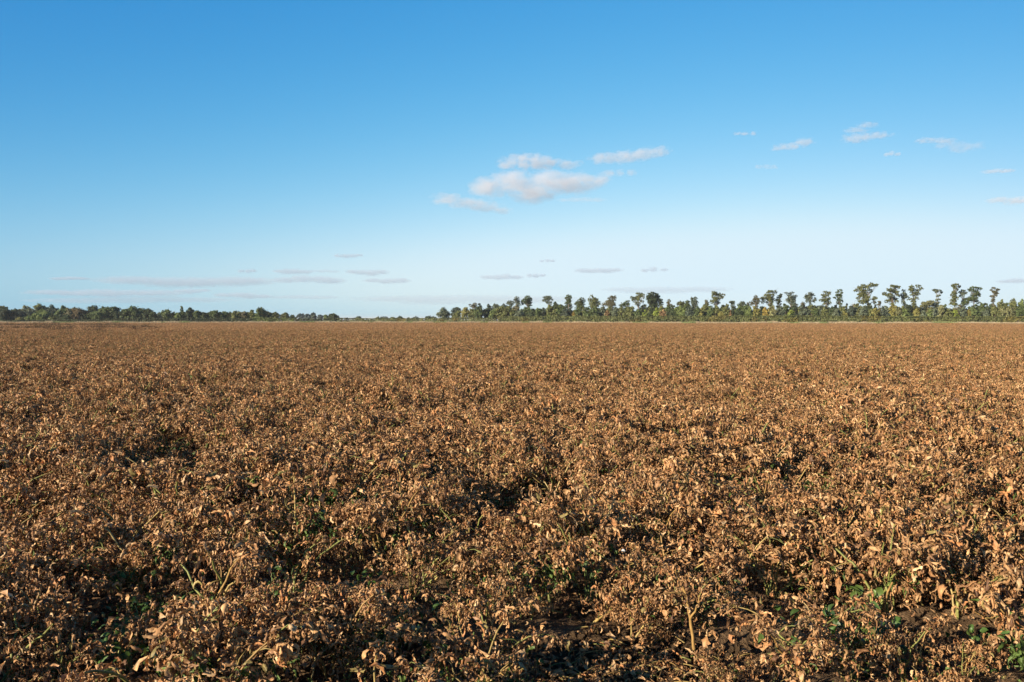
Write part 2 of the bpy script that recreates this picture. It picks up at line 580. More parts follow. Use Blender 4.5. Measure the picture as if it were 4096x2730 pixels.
# ------------------------------------------------------------------ the crop
rng = RS(11)
src = []
NV = 16
for i in range(NV):
    b, nm = plant(rng, 'plant', nleaf=int(rng.integers(560, 760)), nu=6, nv=5, stems=int(rng.integers(4, 7)),
                  green=(0.5 if i % 5 == 0 else 0.10 if i % 2 else 0.04), size=(0.024, 0.058) if i % 3 else (0.030, 0.072))
    src.append(b.obj('plant', M_CROP, link=False, smooth=True))
N_MID0 = len(src)
for i in range(5):
    src.append(tile(rng, 'tile', 1.7, 5.6, (0.035, 0.078), 4, 3, per=330, nt=11, green=0.05).obj('tile', M_CROP, link=False, smooth=True))
N_FAR0 = len(src)
for i in range(5):
    src.append(tile(rng, 'tile', 4.2, 6.0, (0.06, 0.12), 3, 2, per=150, nt=15).obj('tile', M_CROP, link=False, smooth=True))
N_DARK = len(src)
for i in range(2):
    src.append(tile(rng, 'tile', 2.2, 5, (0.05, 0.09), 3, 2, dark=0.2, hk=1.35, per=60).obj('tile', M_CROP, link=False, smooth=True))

N_LIT = len(src)
for i in range(4):
    b = Bag()
    n = 26
    Q = np.stack([rng.normal(0, .11, n), rng.normal(0, .11, n), rng.uniform(0.004, 0.035, n)], -1)
    V, F = leaves(rng, Q, rng.uniform(0.02, 0.06, n), 6, 5, 0.9, 0.25)
    V[:, 2] = np.abs(V[:, 2])
    b.add(V, F, np.repeat(brown(rng, n, 0.85), 30, 0))
    for k in range(2):
        p = rng.normal(0, .12, 2); a = rng.uniform(0, 6.28); l = rng.uniform(.04, .14)
        V, F = tube(bez((p[0], p[1], .012), (p[0] + math.cos(a) * l, p[1] + math.sin(a) * l, rng.uniform(.01, .03)), (0.01, 0.01, 0.01), 5), (.0035, .003, .003, .0025, .002), 5)
        b.add(V, F, STALK_C[rng.integers(5)] * .8)
    src.append(b.obj('litter', M_CROP, link=False, smooth=True))
pts, pick, turn, size = [], [], [], []


def put(x, y, z, i, rz, s, sz=None, tilt=0.0):
    pts.append((x, y, z)); pick.append(i); turn.append((rng.normal(0, tilt), rng.normal(0, tilt), rz)); size.append((s, s, sz if sz else s))


NEAR_END, MID_END = 26.0, 84.0
row = 0
y = 1.2
while y < NEAR_END + 1:
    half = 0.66 * y + 3.2
    x = -half
    while x < half:
        xj, yj = x + rng.normal(0, 0.06), y + 0.1 * x + rng.normal(0, 0.07)
        x += 0.27
        if yj < 1.9 or yj > NEAR_END + 1: continue
        ba = bare_amt(xj, yj)
        he = hero_amt(xj, yj)
        if ba < 1.15: continue
        if he < 1.0 and rng.uniform() < 0.35: continue
        w = wav(xj, yj, 2.6, 21); w2 = wav(xj, yj, 0.55, 22)
        if w * 0.6 + w2 * 0.4 < (0.38 if yj < 7 and xj < 1.0 else 0.31) and rng.uniform() < 0.78: continue
        mo = wav(xj, yj, 7.0, 23)
        if mo < 0.30 and rng.uniform() < 0.8: continue
        s = (0.58 + 0.34 * w + 0.16 * w2 + 0.30 * mo) * rng.uniform(0.8, 1.2) * (0.72 if ba < 1.9 else 1.0)
        if yj < 3.0: s = min(s, 0.85)
        if he < 1.0: s *= 0.55
        put(xj, yj, -0.02, int(rng.integers(NV)), rng.uniform(0, math.tau), s, s * rng.uniform(0.85, 1.15), 0.10)
    y += 0.82 / 2 if row % 2 else 0.82 / 2
    row += 1
for u_, v_, s_ in ((1210, 2600, .8), (1290, 2560, .62), (1380, 2640, .8), (1300, 2680, .85), (1450, 2690, .75), (1600, 2600, .7), (1120, 2660, .85), (1950, 2520, .7), (2080, 2490, .7)):
    g = ground_at(u_, v_)
    put(g.x, g.y, -0.02, int(rng.integers(NV)), rng.uniform(0, math.tau), s_, s_)
st = 1.38
y = NEAR_END
while y < MID_END:
    half = 0.66 * y + 8
    for x in np.arange(-half, half, st):
        xj, yj = x + rng.uniform(-.2, .2), y + rng.uniform(-.2, .2)
        w = wav(xj, yj, 0.45, 31)
        sv = (0.82 + 0.34 * w)
        put(xj, yj, -0.02, N_MID0 + int(rng.integers(5)), rng.uniform(0, math.tau), rng.uniform(0.92, 1.08), sv)
    y += st
st = 3.5
y = MID_END + 1
while y < 306:
    half = 0.66 * y + 16
    for x in np.arange(-half, half, st):
        u = UC + x / y * FPX
        if y > edge_y(u) - 2: continue
        xj, yj = x + rng.uniform(-.4, .4), y + rng.uniform(-.4, .4)
        w = wav(xj, yj, 0.16, 32)
        put(xj, yj, -0.02, N_FAR0 + int(rng.integers(5)), rng.uniform(0, math.tau), rng.uniform(0.95, 1.05), 0.82 + 0.3 * w)
    y += st
for k in range(300):
    if k < 110:
        bx, by, rx, ry = BARE[rng.integers(len(BARE))]
        a = rng.uniform(0, math.tau); r_ = math.sqrt(rng.uniform()) * 1.2
        x, y = bx + math.cos(a) * r_ * rx, by + math.sin(a) * r_ * ry
    else:
        y = 1.8 + 7 * rng.uniform(); x = rng.uniform(-1, 1) * (0.62 * y + 0.3)
    put(x, y, 0.0, N_LIT + int(rng.integers(4)), rng.uniform(0, math.tau), rng.uniform(0.7, 1.1))
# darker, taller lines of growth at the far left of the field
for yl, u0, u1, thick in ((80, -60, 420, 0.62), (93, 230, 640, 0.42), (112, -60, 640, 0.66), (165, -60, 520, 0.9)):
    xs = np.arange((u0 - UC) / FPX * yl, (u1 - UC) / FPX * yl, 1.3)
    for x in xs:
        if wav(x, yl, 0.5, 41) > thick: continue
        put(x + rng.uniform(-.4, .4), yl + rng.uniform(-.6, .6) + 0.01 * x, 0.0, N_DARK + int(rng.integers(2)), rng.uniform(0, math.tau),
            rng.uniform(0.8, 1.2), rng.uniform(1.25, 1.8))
crop = scatter('withered_potato_crop', src, pts, pick, turn, size)
tag(crop, 'withered brown potato plants covering the whole field', 'potato crop', kind='stuff')

# clods of earth on the open soil
cs = []
for i in range(8):
    import bmesh
    bm = bmesh.new()
    bmesh.ops.create_icosphere(bm, subdivisions=3, radius=1.0)
    r2 = RS(100 + i)
    ph = r2.uniform(0, 6, 9)
    for v in bm.verts:
        c = v.co
        k = 1 + 0.16 * math.sin(3.1 * c.x + ph[0]) * math.sin(2.7 * c.y + ph[1]) + 0.13 * math.sin(5.3 * c.z + ph[2] + 2 * c.x) \
            + 0.08 * math.sin(9 * c.y + ph[3]) * math.sin(8 * c.x + ph[4]) + 0.05 * math.sin(17 * c.z + ph[5]) * math.sin(15 * c.y + ph[6]) + r2.normal(0, 0.02)
        v.co = c * k
        v.co.z *= 0.75
    me = bpy.data.meshes.new('clod'); bm.to_mesh(me); bm.free()
    me.materials.append(M_SOIL)
    for p in me.polygons: p.use_smooth = True
    cs.append(bpy.data.objects.new('clod', me))
cp, ci_, ct, cz_ = [], [], [], []
for k in range(24000):
    if k < 6500:
        bx, by, rx, ry = BARE[rng.integers(len(BARE))]
        a = rng.uniform(0, math.tau); r = math.sqrt(rng.uniform()) * 1.5
        x, y = bx + math.cos(a) * r * rx, by + math.sin(a) * r * ry + 0.1
    else:
        y = 1.6 + 10 * rng.uniform() ** 1.4; x = rng.uniform(-1, 1) * (0.64 * y + 0.5)
    s = min(0.03, 0.005 + rng.exponential(0.005))
    cp.append((x, y, -0.012 + s * 0.3)); ci_.append(int(rng.integers(8))); ct.append(rng.uniform(0, 6.28, 3))
    cz_.append(s * rng.uniform(0.8, 1.25, 3))
clods = scatter('soil_clods', cs, cp, ci_, ct, cz_)
tag(clods, 'small crumbly clods of earth lying on the bare soil patches', 'soil clods', kind='stuff')

# the stand-out plants themselves
for kk, main, side, rad, lab in HP:
    g = ground_at(*main[0])
    y0 = g.y
    r = RS(int(main[0][0]) + 7)
    root = empty('potato_plant', g)
    tag(root, lab, 'potato plant', 'withered potato plants with bare stalks')
    lean = r.uniform(-0.05, 0.12)
    base = g.copy(); base.z = -0.02

    def P3(p, i, n):
        q = world_at(p[0], p[1], y0 + lean * i / max(1, n))
        return q
    pts3 = [base] + [P3(p, i + 1, len(main)) for i, p in enumerate(main[1:])]
    b = Bag()
    ends = []
    greenish = 'green' in lab and 'stalk' in lab and 'pale green' in lab
    sc = np.array((0.33, 0.34, 0.11)) if greenish else STALK_C[r.integers(0, 2)] * 1.1
    if 'orange' in lab or 'rusty' in lab: sc = np.array((0.36, 0.17, 0.06))

    def smooth_line(pl):
        pl = np.array([list(p) for p in pl])
        t = np.linspace(0, len(pl) - 1, 5 * (len(pl) - 1) + 1)
        o = np.stack([np.interp(t, np.arange(len(pl)), pl[:, k]) for k in range(3)], 1)
        for _ in range(2): o[1:-1] = (o[:-2] + 2 * o[1:-1] + o[2:]) / 4
        return o + np.concatenate([[[0] * 3], r.normal(0, 0.0012, (len(o) - 2, 3)), [[0] * 3]])
    L3 = smooth_line(pts3)
    V, F = tube(L3, np.linspace(rad * 0.50, rad * 0.26, len(L3)) * (1 + 0.12 * np.sin(np.arange(len(L3)) * 1.9)), 8)
    b.add(V, F, sc * np.random.default_rng(3).uniform(0.8, 1.15, (len(V), 1)))
    ends.append(L3[-1]); ends.append(L3[-3])
    for sd in side:
        i0 = int(np.argmin([abs(m[0] - sd[0][0]) + abs(m[1] - sd[0][1]) for m in main]))
        q = [world_at(p[0], p[1], y0 + lean * 0.6 - 0.03 * j) for j, p in enumerate(sd)]
        j0 = int(np.argmin(np.linalg.norm(L3 - np.array(list(q[0])), axis=1)))
        q[0] = Vector(L3[j0])
        S3 = smooth_line(q)
        V, F = tube(S3, np.linspace(rad * 0.34, rad * 0.18, len(S3)), 7)
        b.add(V, F, sc * 0.95)
        ends.append(S3[-1])
    b.obj('stalk', M_STALK, root, off=g, smooth=True)
    E_ = np.array(ends)
    n = 110
    Q = E_[r.integers(len(E_), size=n)] + r.normal(0, 1, (n, 3)) * (0.045, 0.045, 0.025)
    Q[:, 2] = np.maximum(Q[:, 2], 0.03)
    V, F = leaves(r, Q, r.uniform(0.028, 0.058, n), 8, 7, 1.2, crumple=0.045, wide=0.2)
    lb = Bag(); cc = np.repeat(brown(r, n), 56, 0)
    lb.add(V, F, cc * r.uniform(0.85, 1.15, (len(cc), 1)))
    lb.obj('leaves', M_CROP, root, off=g, smooth=True)

for u, v, rr, n, lab in GP:
    g = ground_at(u, v)
    r = RS(int(u) + 13)
    root = empty('green_potato_shoot', g)
    tag(root, lab, 'green shoot', 'green potato shoots low among the brown leaves')
    big = 'round' in lab
    Q = np.stack([r.normal(0, rr * 0.5, n), r.normal(0, rr * 0.5, n), r.uniform(0.04, 0.20, n)], -1)
    V, F = leaves(r, Q, r.uniform(0.03, 0.05, n) * (1.35 if big else 1.0), 9, 5, 0.45, 0.45, 0.36 if big else 0.32, 0.015)
    gc = np.array((0.065, 0.12, 0.025)) * r.uniform(0.7, 1.5, (n, 1))
    if 'pale' in lab or 'light' in lab or 'bright' in lab: gc = gc * (1.9, 1.6, 1.5)
    if 'grey' in lab: gc = gc * (1.8, 1.4, 2.6)
    lb = Bag(); lb.add(V, F, np.repeat(gc, 45, 0)); lb.obj('leaves', M_GREEN, root, smooth=True)
    sb = Bag()
    for k in range(7):
        q = Q[r.integers(n)]
        V, F = tube(bez((r.normal(0, .02), r.normal(0, .02), -0.02), q, (0, 0, 0.02), 6), np.linspace(.0035, .002, 6), 6)
        sb.add(V, F, (0.12, 0.17, 0.05))
    sb.obj('stem', M_STALK, root, smooth=True)

# two pale stones
for u, v, s, lab in ((2493, 2203, 0.009, 'small white pebble caught among brown leaves in the middle'),
                     (2620, 2655, 0.022, 'rounded brown stone half sunk in the lit bare soil')):
    g = ground_at(u, v, 0.30 if s < 0.02 else 0.0)
    me = cs[3].data.copy()
    m, nt, p = nmat('stone')
    p.inputs['Base Color'].default_value = (0.75, 0.73, 0.68, 1) if s < .02 else (0.22, 0.14, 0.10, 1)
    p.inputs['Roughness'].default_value = 0.6
    me.materials[0] = m
    o = bpy.data.objects.new('stone', me); COL.objects.link(o)
    o.location = g; o.scale = (s * 1.3, s, s)
    tag(o, lab, 'stone')

# ------------------------------------------------------------------ margin: dry grass and hedges
def blades(rng, x0, y0, n, hmin, hmax, c, w=0.035):
    az = rng.uniform(0, math.pi, n)
    h = rng.uniform(hmin, hmax, n)
    ww = w * rng.uniform(0.6, 1.4, n)
    lx, ly = rng.normal(0, 0.16, n) * h, rng.normal(0, 0.16, n) * h
    P = np.zeros((n, 5, 3))
    dx, dy = np.cos(az) * ww, np.sin(az) * ww
    P[:, 0] = np.stack([x0 - dx, y0 - dy, 0 * h - .03], -1); P[:, 1] = np.stack([x0 + dx, y0 + dy, 0 * h - .03], -1)
    P[:, 2] = np.stack([x0 + dx * .8 + lx * .35, y0 + dy * .8 + ly * .35, h * .6], -1)
    P[:, 3] = np.stack([x0 - dx * .8 + lx * .35, y0 - dy * .8 + ly * .35, h * .6], -1)
    P[:, 4] = np.stack([x0 + lx, y0 + ly, h], -1)
    i = np.arange(n) * 5
    F = np.concatenate([np.stack([i, i + 1, i + 2], -1), np.stack([i, i + 2, i + 3], -1), np.stack([i + 3, i + 2, i + 4], -1)])
    return P.reshape(-1, 3), F, np.repeat(c, 5, 0)


r = RS(50)
b = Bag()
n = 90000
u = r.uniform(-300, 4400, n)
yy = edge_y(u) + r.uniform(-1.2, 3.2, n)
xx_ = (u - UC) / FPX * edge_y(u)
hh = 0.66 + 0.5 * wav(xx_, yy, 0.35, 51) * wav(xx_, yy, 1.3, 52) + 0.1 * wav(xx_, yy, 3, 53)
c = np.array((0.53, 0.42, 0.26)) * r.uniform(0.75, 1.15, (n, 1))
gsel = wav(xx_, yy * 0, 0.8, 54) > 0.72
c[gsel] = c[gsel] * (0.55, 0.75, 0.5)
V, F, C = blades(r, xx_, yy, n, 0.75, 1.15, c)
V = V.reshape(n, 5, 3); V[:, 2:, 2] *= hh[:, None]; V = V.reshape(-1, 3)
b.add(V, F, C)
tag(b.obj('dry_grass', M_STRAW), 'strip of pale dry grass along the far edge of the field', 'dry grass', kind='stuff')


def cards(rng, P, Nrm, size, c, aspect=1.0, up=0.0):
    """a bent leaf clump (two triangles sharing a fold) at each point"""
    n = len(P)
    Nn = Nrm + rng.normal(0, 0.55, (n, 3)); Nn /= np.linalg.norm(Nn, axis=1)[:, None] + 1e-9
    ref = rng.normal(0, 1, (n, 3)); ref[:, 2] += up
    A = np.cross(Nn, ref); A /= np.linalg.norm(A, axis=1)[:, None] + 1e-9
    B = np.cross(Nn, A)
    s = size[:, None]
    V = np.stack([P - A * s, P - B * s * aspect + Nn * s * .25, P + A * s, P + B * s * aspect + Nn * s * .25], 1)
    V = V + rng.normal(0, 0.16, V.shape) * s[..., None]
    i = np.arange(n) * 4
    F = np.concatenate([np.stack([i, i + 1, i + 2], -1), np.stack([i, i + 2, i + 3], -1)])
    return V.reshape(-1, 3), F, np.repeat(c, 4, 0)


def hedge(label, u0, u1, dy, top_px, col, seed, depth=1.8, patch=0.2, n_per=95, h=None):
    r = RS(seed)
    um = (u0 + u1) / 2
    y0 = edge_y(um) + dy
    xa, xb = (u0 - UC) / FPX * (edge_y(u0) + dy), (u1 - UC) / FPX * (edge_y(u1) + dy)
    L = xb - xa
    n = int(L * n_per)
    t = r.uniform(0, 1, n)
    uu = u0 + (u1 - u0) * t
    yb = edge_y(uu) + dy
    xb_ = (uu - UC) / FPX * yb
    tops = np.interp(uu, [p[0] for p in top_px], [p[1] for p in top_px])
    H = EYE + (HOR - tops) / FPX * yb + 0.20 * (wav(xb_, 0 * xb_, 1.3, seed) - .5) + 0.12 * (wav(xb_, 0 * xb_, 4.5, seed + 1) - .5)
    a = r.uniform(0, 1, n)
    face = a < 0.62
    z = np.where(face, H * r.uniform(0.05, 1, n) ** 0.9, H * (1 - 0.06 * r.uniform(0, 1, n)))
    yo = np.where(face, -depth / 2 * (1 - 0.35 * (z / H) ** 3) + r.uniform(0, 0.35, n) + 0.25 * (wav(xb_, z * 2, 2.2, seed + 2) - .5), r.uniform(-depth / 2, depth / 2, n))
    P = np.stack([xb_, yb + yo, z], -1)
    Nn = np.where(face[:, None], np.array((0, -0.8, 0.3)), np.array((0, -0.15, 0.8)))
    c0 = np.array(col) * 2.2
    w = wav(xb_, z, 0.5, seed + 5)[:, None]; w2 = wav(xb_, z * 3, 2.5, seed + 6)[:, None]
    c = c0 * (0.75 + 0.3 * w + 0.3 * w2) * r.uniform(0.75, 1.25, (n, 1))
    rs = wav(xb_, z, 0.9, seed + 7) > (1 - patch)
    c[rs] = c[rs] * (1.2, 0.98, 0.8)
    off = (xa + L / 2, y0, 0)
    b = Bag()
    V, F, C = cards(r, P, Nn, r.uniform(0.10, 0.22, n), c, 1.5, 2.5)
    b.add(V, F, C)
    root = b.obj('hedge', M_HEDGE, off=off)
    root.location = off
    tag(root, label, 'hedge')
    return root


hedge('long trimmed olive hedge in front of the wood on the right', 1990, 4330, 4.5,
      [(1990, 1269), (2100, 1266), (2700, 1266), (3200, 1265), (3700, 1268), (4330, 1270)], (0.060, 0.066, 0.022), 60, patch=0.28)
hedge('low brownish-green hedge across the gap between the two woods', 1352, 1985, 5,
      [(1352, 1273), (1500, 1275), (1700, 1275), (1985, 1274)], (0.070, 0.074, 0.030), 70, patch=0.3)
hedge('dark clipped hedge running along the foot of the left-hand wood', 560, 1010, 5,
      [(560, 1276), (900, 1275), (1010, 1275)], (0.030, 0.036, 0.016), 80, patch=0.05)
hedge('taller yellow-green hedge just right of the dark clipped one', 1013, 1180, 5.5,
      [(1013, 1272), (1100, 1274), (1180, 1275)], (0.085, 0.10, 0.030), 90, patch=0.05)
hedge('short dark and brown hedge below the round tree at the gap', 1183, 1350, 5,
      [(1183, 1277), (1260, 1277), (1350, 1274)], (0.040, 0.046, 0.020), 95, patch=0.2)
hedge('low shadowed hedge with ragged top at the far left', -160, 556, 4.5,
      [(-160, 1285), (200, 1282), (400, 1278), (556, 1275)], (0.036, 0.042, 0.018), 98, patch=0.15)

# ------------------------------------------------------------------ trees
PALT = {
    'olive green': (0.088, 0.095, 0.032), 'dark green': (0.034, 0.046, 0.018), 'mid green': (0.056, 0.074, 0.024),
    'light green': (0.088, 0.112, 0.034), 'grey-green': (0.075, 0.090, 0.055), 'dark grey-green': (0.045, 0.058, 0.038),
    'yellow': (0.20, 0.15, 0.035), 'orange-brown': (0.17, 0.11, 0.052), 'yellow-green': (0.12, 0.145, 0.025), 'autumn brown': (0.088, 0.066, 0.032),
    'yellowish olive': (0.135, 0.125, 0.035), 'blackish green': (0.024, 0.033, 0.016), 'pale olive': (0.125, 0.125, 0.055),
    'hazed green': (0.048, 0.066, 0.058), 'brownish green': (0.085, 0.078, 0.038),  # the far trees' green has the blue of distance haze mixed in
}
REG = {1: (0, 1130, 3.361), 2: (700, 1130, 3.361), 3: (1300, 1130, 3.361), 4: (1700, 1130, 3.922),
       5: (2250, 1130, 4.706), 6: (2700, 1130, 4.706), 7: (3150, 1100, 4.706), 8: (3600, 1100, 4.744)}


def rp(R, X, Y):
    x0, y0, s = REG[R]
    return x0 + X / s, y0 + Y / s


def foliage(r, blobs, col, fill=1.0, card=0.2, lump=0.42, bare_=0.0):
    """blobs: (x,y,z,rx,ry,rz). Leaf clumps gathered in small lumps over each blob"""
    Ps, Ns, Cs = [], [], []
    for (x, y, z, rx, ry, rz) in blobs:
        area = (rx * rz + rx * ry + ry * rz) / 3 * 12.6
        nl = max(5, int(area / (3.5 * (lump * min(rx, rz) + 0.12) ** 2) * 1.3))
        nl = min(nl, 90)
        for k in range(nl):
            d = r.normal(0, 1, 3); d /= np.linalg.norm(d)
            d[2] = abs(d[2]) * 1.0 if r.uniform() < 0.35 else d[2]
            q = r.uniform(0.45, 0.95)
            c0 = np.array((x, y, z)) + d * q * np.array((rx, ry, rz))
            lr = lump * (rx * ry * rz) ** (1 / 3) * r.uniform(0.55, 1.1)
            n = max(6, int(fill * 26 * lr * lr / (card * card) * 0.16))
            e = r.normal(0, 1, (n, 3)); e /= np.linalg.norm(e, axis=1)[:, None]
            rad = r.uniform(0.5, 1.0, (n, 1)) * np.where(r.uniform(0, 1, (n, 1)) < 0.16, r.uniform(1.1, 1.7, (n, 1)), 1.0)
            Ps.append(c0 + e * rad * lr * np.array((1, 1, 0.9)))
            Ns.append(e * 0.8 + d * 0.5 + np.array((0, 0, 0.25)))
            Cs.append(np.array(col) * r.uniform(0.86, 1.15) * r.uniform(0.85, 1.15, (n, 1)))
    P, Nn, C = np.concatenate(Ps), np.concatenate(Ns), np.concatenate(Cs)
    return cards(r, P, Nn, r.uniform(0.6, 1.3, len(P)) * card, C)


LABELS = {}


def check_label(l):
    assert l not in LABELS, l
    LABELS[l] = 1
    assert 4 <= len(l.split()) <= 16, l
    return l


TALL = []


def tall(R, nick, label, base, blobs, col='olive green', dy=18, fill=0.8, trunkc=(0.16, 0.13, 0.10), tr=0.16, card=0.125, kind='tall_tree'):
    """base (X, Y of the foot of the visible trunk); blobs in region pixels"""
    s = REG[R][2]
    u, v = rp(R, *base)
    Y = edge_y(u) + dy
    r = RS(int(u * 7) % 99991)
    k = Y / FPX / s
    f = world_at(u, v, Y)
    off = Vector((f.x, Y, 0))
    root = empty(kind, off)
    tag(root, check_label(label), 'tree', 'tall open-crowned trees standing above the right-hand wood')
    TALL.append((u, nick))
    B = []
    for (X, Yp, rx, ry) in blobs:
        uu, vv = rp(R, X, Yp)
        ydep = Y + r.normal(0, 0.55) * rx * k
        p = world_at(uu, vv, ydep)
        B.append((p.x, p.y, p.z, rx * k * 1.05, (rx * k + ry * k) / 2 * 0.9, ry * k * 1.15))
    ext = []
    for q in B:                                   # sparser foliage between the main tufts
        o_ = B[r.integers(len(B))]
        m_ = (np.array(q) + np.array(o_)) / 2
        ext.append((m_[0], m_[1], m_[2] - 0.15, m_[3] * .8, m_[4] * .8, m_[5] * .8))
    lo = min(q[2] - q[5] for q in B); wm = min(q[3] for q in B)
    for zz in np.arange(2.6, lo + .2, 0.7):
        ext.append((f.x + r.normal(0, .2), Y, zz, wm * 1.15, wm * 1.15, .55))
    b = Bag(); V, F, C = foliage(r, B, np.array(PALT[col]) * 1.7, fill * 1.0, card, 0.27)
    b.add(V, F, C)
    V, F, C = foliage(r, ext, np.array(PALT[col]) * 1.7, fill * 0.7, card, 0.3)
    b.add(V, F, C); b.obj('crown', M_TREE, root, off=off)
    b = Bag()
    zs = sorted(B, key=lambda q: q[2])
    mid = np.mean([[q[0], q[1], q[2]] for q in B], 0)
    fork = np.array((f.x * 0.6 + mid[0] * 0.4, Y, max(f.z, mid[2] - (mid[2] - f.z) * 0.55)))
    P = bez((f.x, Y, -0.1), fork, (r.normal(0, .15), 0, 0), 8, r, 0.05)
    V, F = tube(P, np.linspace(tr * 1.35, tr * 0.85, 8), 7); b.add(V, F, trunkc)
    for q in B:
        e = np.array((q[0], q[1], q[2] + q[5] * 0.5))
        if e[2] < fork[2] + 0.4:
            s0 = P[min(7, max(1, int(7 * max(0, (e[2] - 1)) / max(1, fork[2]))))]
        else: s0 = fork
        d = e - s0
        Q = bez(s0, e, (-d[0] * .15, 0, d[2] * .02 - 0.05), 7, r, 0.07)
        V, F = tube(Q, np.linspace(tr * 0.62, tr * 0.12, 7), 5); b.add(V, F, trunkc)
        for j in range(4):
            q0 = Q[r.integers(3, 7)]
            e2 = np.array(q[:3]) + r.normal(0, .65, 3) * np.array(q[3:])
            V, F = tube(bez(q0, e2, (0, 0, .1), 5, r, 0.05), np.linspace(tr * .26, tr * .07, 5), 4); b.add(V, F, np.array(trunkc) * 1.05)
    b.obj('trunk', M_BARK, root, off=off)


GREYB = (0.25, 0.22, 0.185)
tall(4, 'half-bare tree', 'half-bare tree with pale branch near the left end of the wood', (775, 560), [(720, 365, 40, 25), (790, 350, 42, 28), (770, 395, 45, 35)], 'brownish green', 10, .55, GREYB)
tall(4, 'tufty tree', 'small tufty tree rising left of the first tall pair', (1340, 480), [(1325, 305, 40, 28), (1300, 330, 30, 18), (1375, 325, 40, 30), (1345, 350, 45, 25)], 'grey-green', 22, .6)
tall(4, 'thin left twin', 'thin see-through tree, left one of the first tall pair', (1460, 480), [(1440, 250, 45, 32), (1410, 280, 25, 22), (1450, 305, 50, 38), (1470, 350, 50, 35)], 'grey-green', 20, .42, GREYB)
tall(4, 'first tall tree', 'leafy wide-topped tree, right one of the first tall pair', (1625, 480), [(1615, 240, 58, 38), (1575, 275, 55, 25), (1655, 290, 34, 50), (1530, 310, 48, 45), (1600, 330, 60, 40), (1640, 370, 50, 30)], 'mid green', 22, .7)
tall(4, 'umbrella tree', 'lone umbrella-shaped tree with open sky on both sides', (1945, 490), [(1920, 245, 78, 33), (1870, 285, 42, 22), (1960, 275, 50, 40), (1970, 330, 30, 35)], 'grey-green', 20, .62, GREYB)
tall(5, 'tufted ivy tree', 'tree with loose tufted top and dense ivy lower half', (115, 640), [(115, 260, 55, 30), (65, 300, 35, 22), (150, 295, 45, 25), (120, 340, 55, 40), (110, 400, 70, 50), (120, 470, 85, 50)], 'mid green', 16, .75)
tall(5, 'hook-topped tree', 'bushy tree whose thin top hooks over to the right', (340, 640), [(365, 310, 45, 28), (400, 360, 45, 38), (320, 345, 45, 35), (300, 410, 85, 48), (380, 430, 55, 45), (330, 480, 95, 45)], 'mid green', 18, .7)
tall(5, 'broad bushy tree', 'broad bushy tree with a brown-tinged peak', (590, 640), [(550, 270, 42, 38), (520, 330, 52, 32), (600, 320, 50, 38), (660, 355, 55, 45), (570, 390, 90, 55), (690, 420, 30, 45), (590, 460, 100, 50)], 'olive green', 18, .8)
tall(5, 'stepped tree', 'stepped tree with an open dark top on its right side', (940, 640), [(940, 275, 50, 30), (985, 290, 34, 45), (880, 305, 40, 28), (965, 350, 48, 45), (850, 385, 70, 32), (800, 420, 70, 40), (920, 430, 100, 45)], 'brownish green', 18, .62)
tall(5, 'low double-crowned tree', 'lower tree with two loose crowns left of the grand pair', (1230, 620), [(1230, 368, 50, 30), (1120, 430, 55, 45), (1190, 400, 55, 35), (1240, 430, 35, 45)], 'mid green', 20, .6)
tall(5, 'grand open tree', 'large open-limbed tree, left of the grand pair', (1430, 620), [(1440, 230, 80, 34), (1300, 285, 40, 26), (1340, 335, 52, 38), (1420, 300, 60, 36), (1525, 270, 40, 52), (1400, 395, 55, 45), (1500, 370, 50, 45), (1530, 460, 60, 40)], 'olive green', 20, .6, GREYB, .22)
tall(5, 'grand dense tree', 'densest and widest-crowned tree, right of the grand pair', (1720, 620), [(1700, 230, 105, 48), (1620, 280, 55, 55), (1790, 265, 55, 50), (1700, 330, 130, 70), (1830, 335, 55, 50), (1680, 430, 95, 55), (1850, 395, 50, 45), (1790, 450, 60, 40)], 'dark green', 22, .95, tr=.22)
tall(5, 'wispy brown tree', 'small wispy brownish tree right of the grand dense one', (2010, 620), [(2005, 350, 42, 28), (1980, 385, 28, 25), (2010, 430, 60, 35)], 'brownish green', 20, .4, GREYB, .11)
tall(5, 'low bushy pair', 'low rounded tree left of a short dip in the tree tops', (2240, 640), [(2230, 385, 60, 32), (2180, 420, 40, 30), (2260, 430, 60, 35)], 'dark grey-green', 18, .8)
tall(6, 'first stepping tree', 'lowest of three tree tops climbing to the right', (110, 640), [(100, 390, 58, 30), (140, 425, 60, 40)], 'olive green', 16, .75)
tall(6, 'middle stepping tree', 'middle of three tree tops climbing to the right', (240, 640), [(235, 370, 48, 32), (240, 410, 50, 30)], 'mid green', 18, .75)
tall(6, 'highest stepping tree', 'twin-tipped tree, highest of three tops climbing to the right', (360, 640), [(318, 315, 34, 38), (385, 320, 42, 45), (405, 385, 45, 48), (335, 385, 50, 45), (370, 430, 65, 30)], 'grey-green', 18, .62)
tall(6, 'small purple-brown tree', 'small purplish-brown tree tucked left of the overhanging tree', (600, 620), [(595, 358, 42, 32), (600, 400, 48, 28)], 'brownish green', 18, .55, GREYB, .12)
tall(6, 'overhanging tree', 'lopsided tall tree with a crown overhanging to the right', (780, 620), [(740, 205, 60, 42), (720, 260, 50, 42), (820, 240, 68, 40), (905, 240, 44, 34), (880, 295, 36, 28), (760, 325, 62, 42), (690, 370, 48, 40), (790, 395, 62, 50)], 'olive green', 20, .68)
tall(6, 'little flat-topped tree', 'little flat-topped tree in the low stretch of tree tops', (1080, 600), [(1050, 370, 42, 22), (1105, 370, 32, 25), (1095, 400, 40, 20)], 'grey-green', 18, .5, tr=.11)
tall(6, 'little peaked tree', 'little peaked tree before the tops rise to the right', (1270, 620), [(1265, 380, 48, 24), (1300, 400, 35, 22), (1240, 410, 40, 20)], 'grey-green', 18, .55, tr=.11)
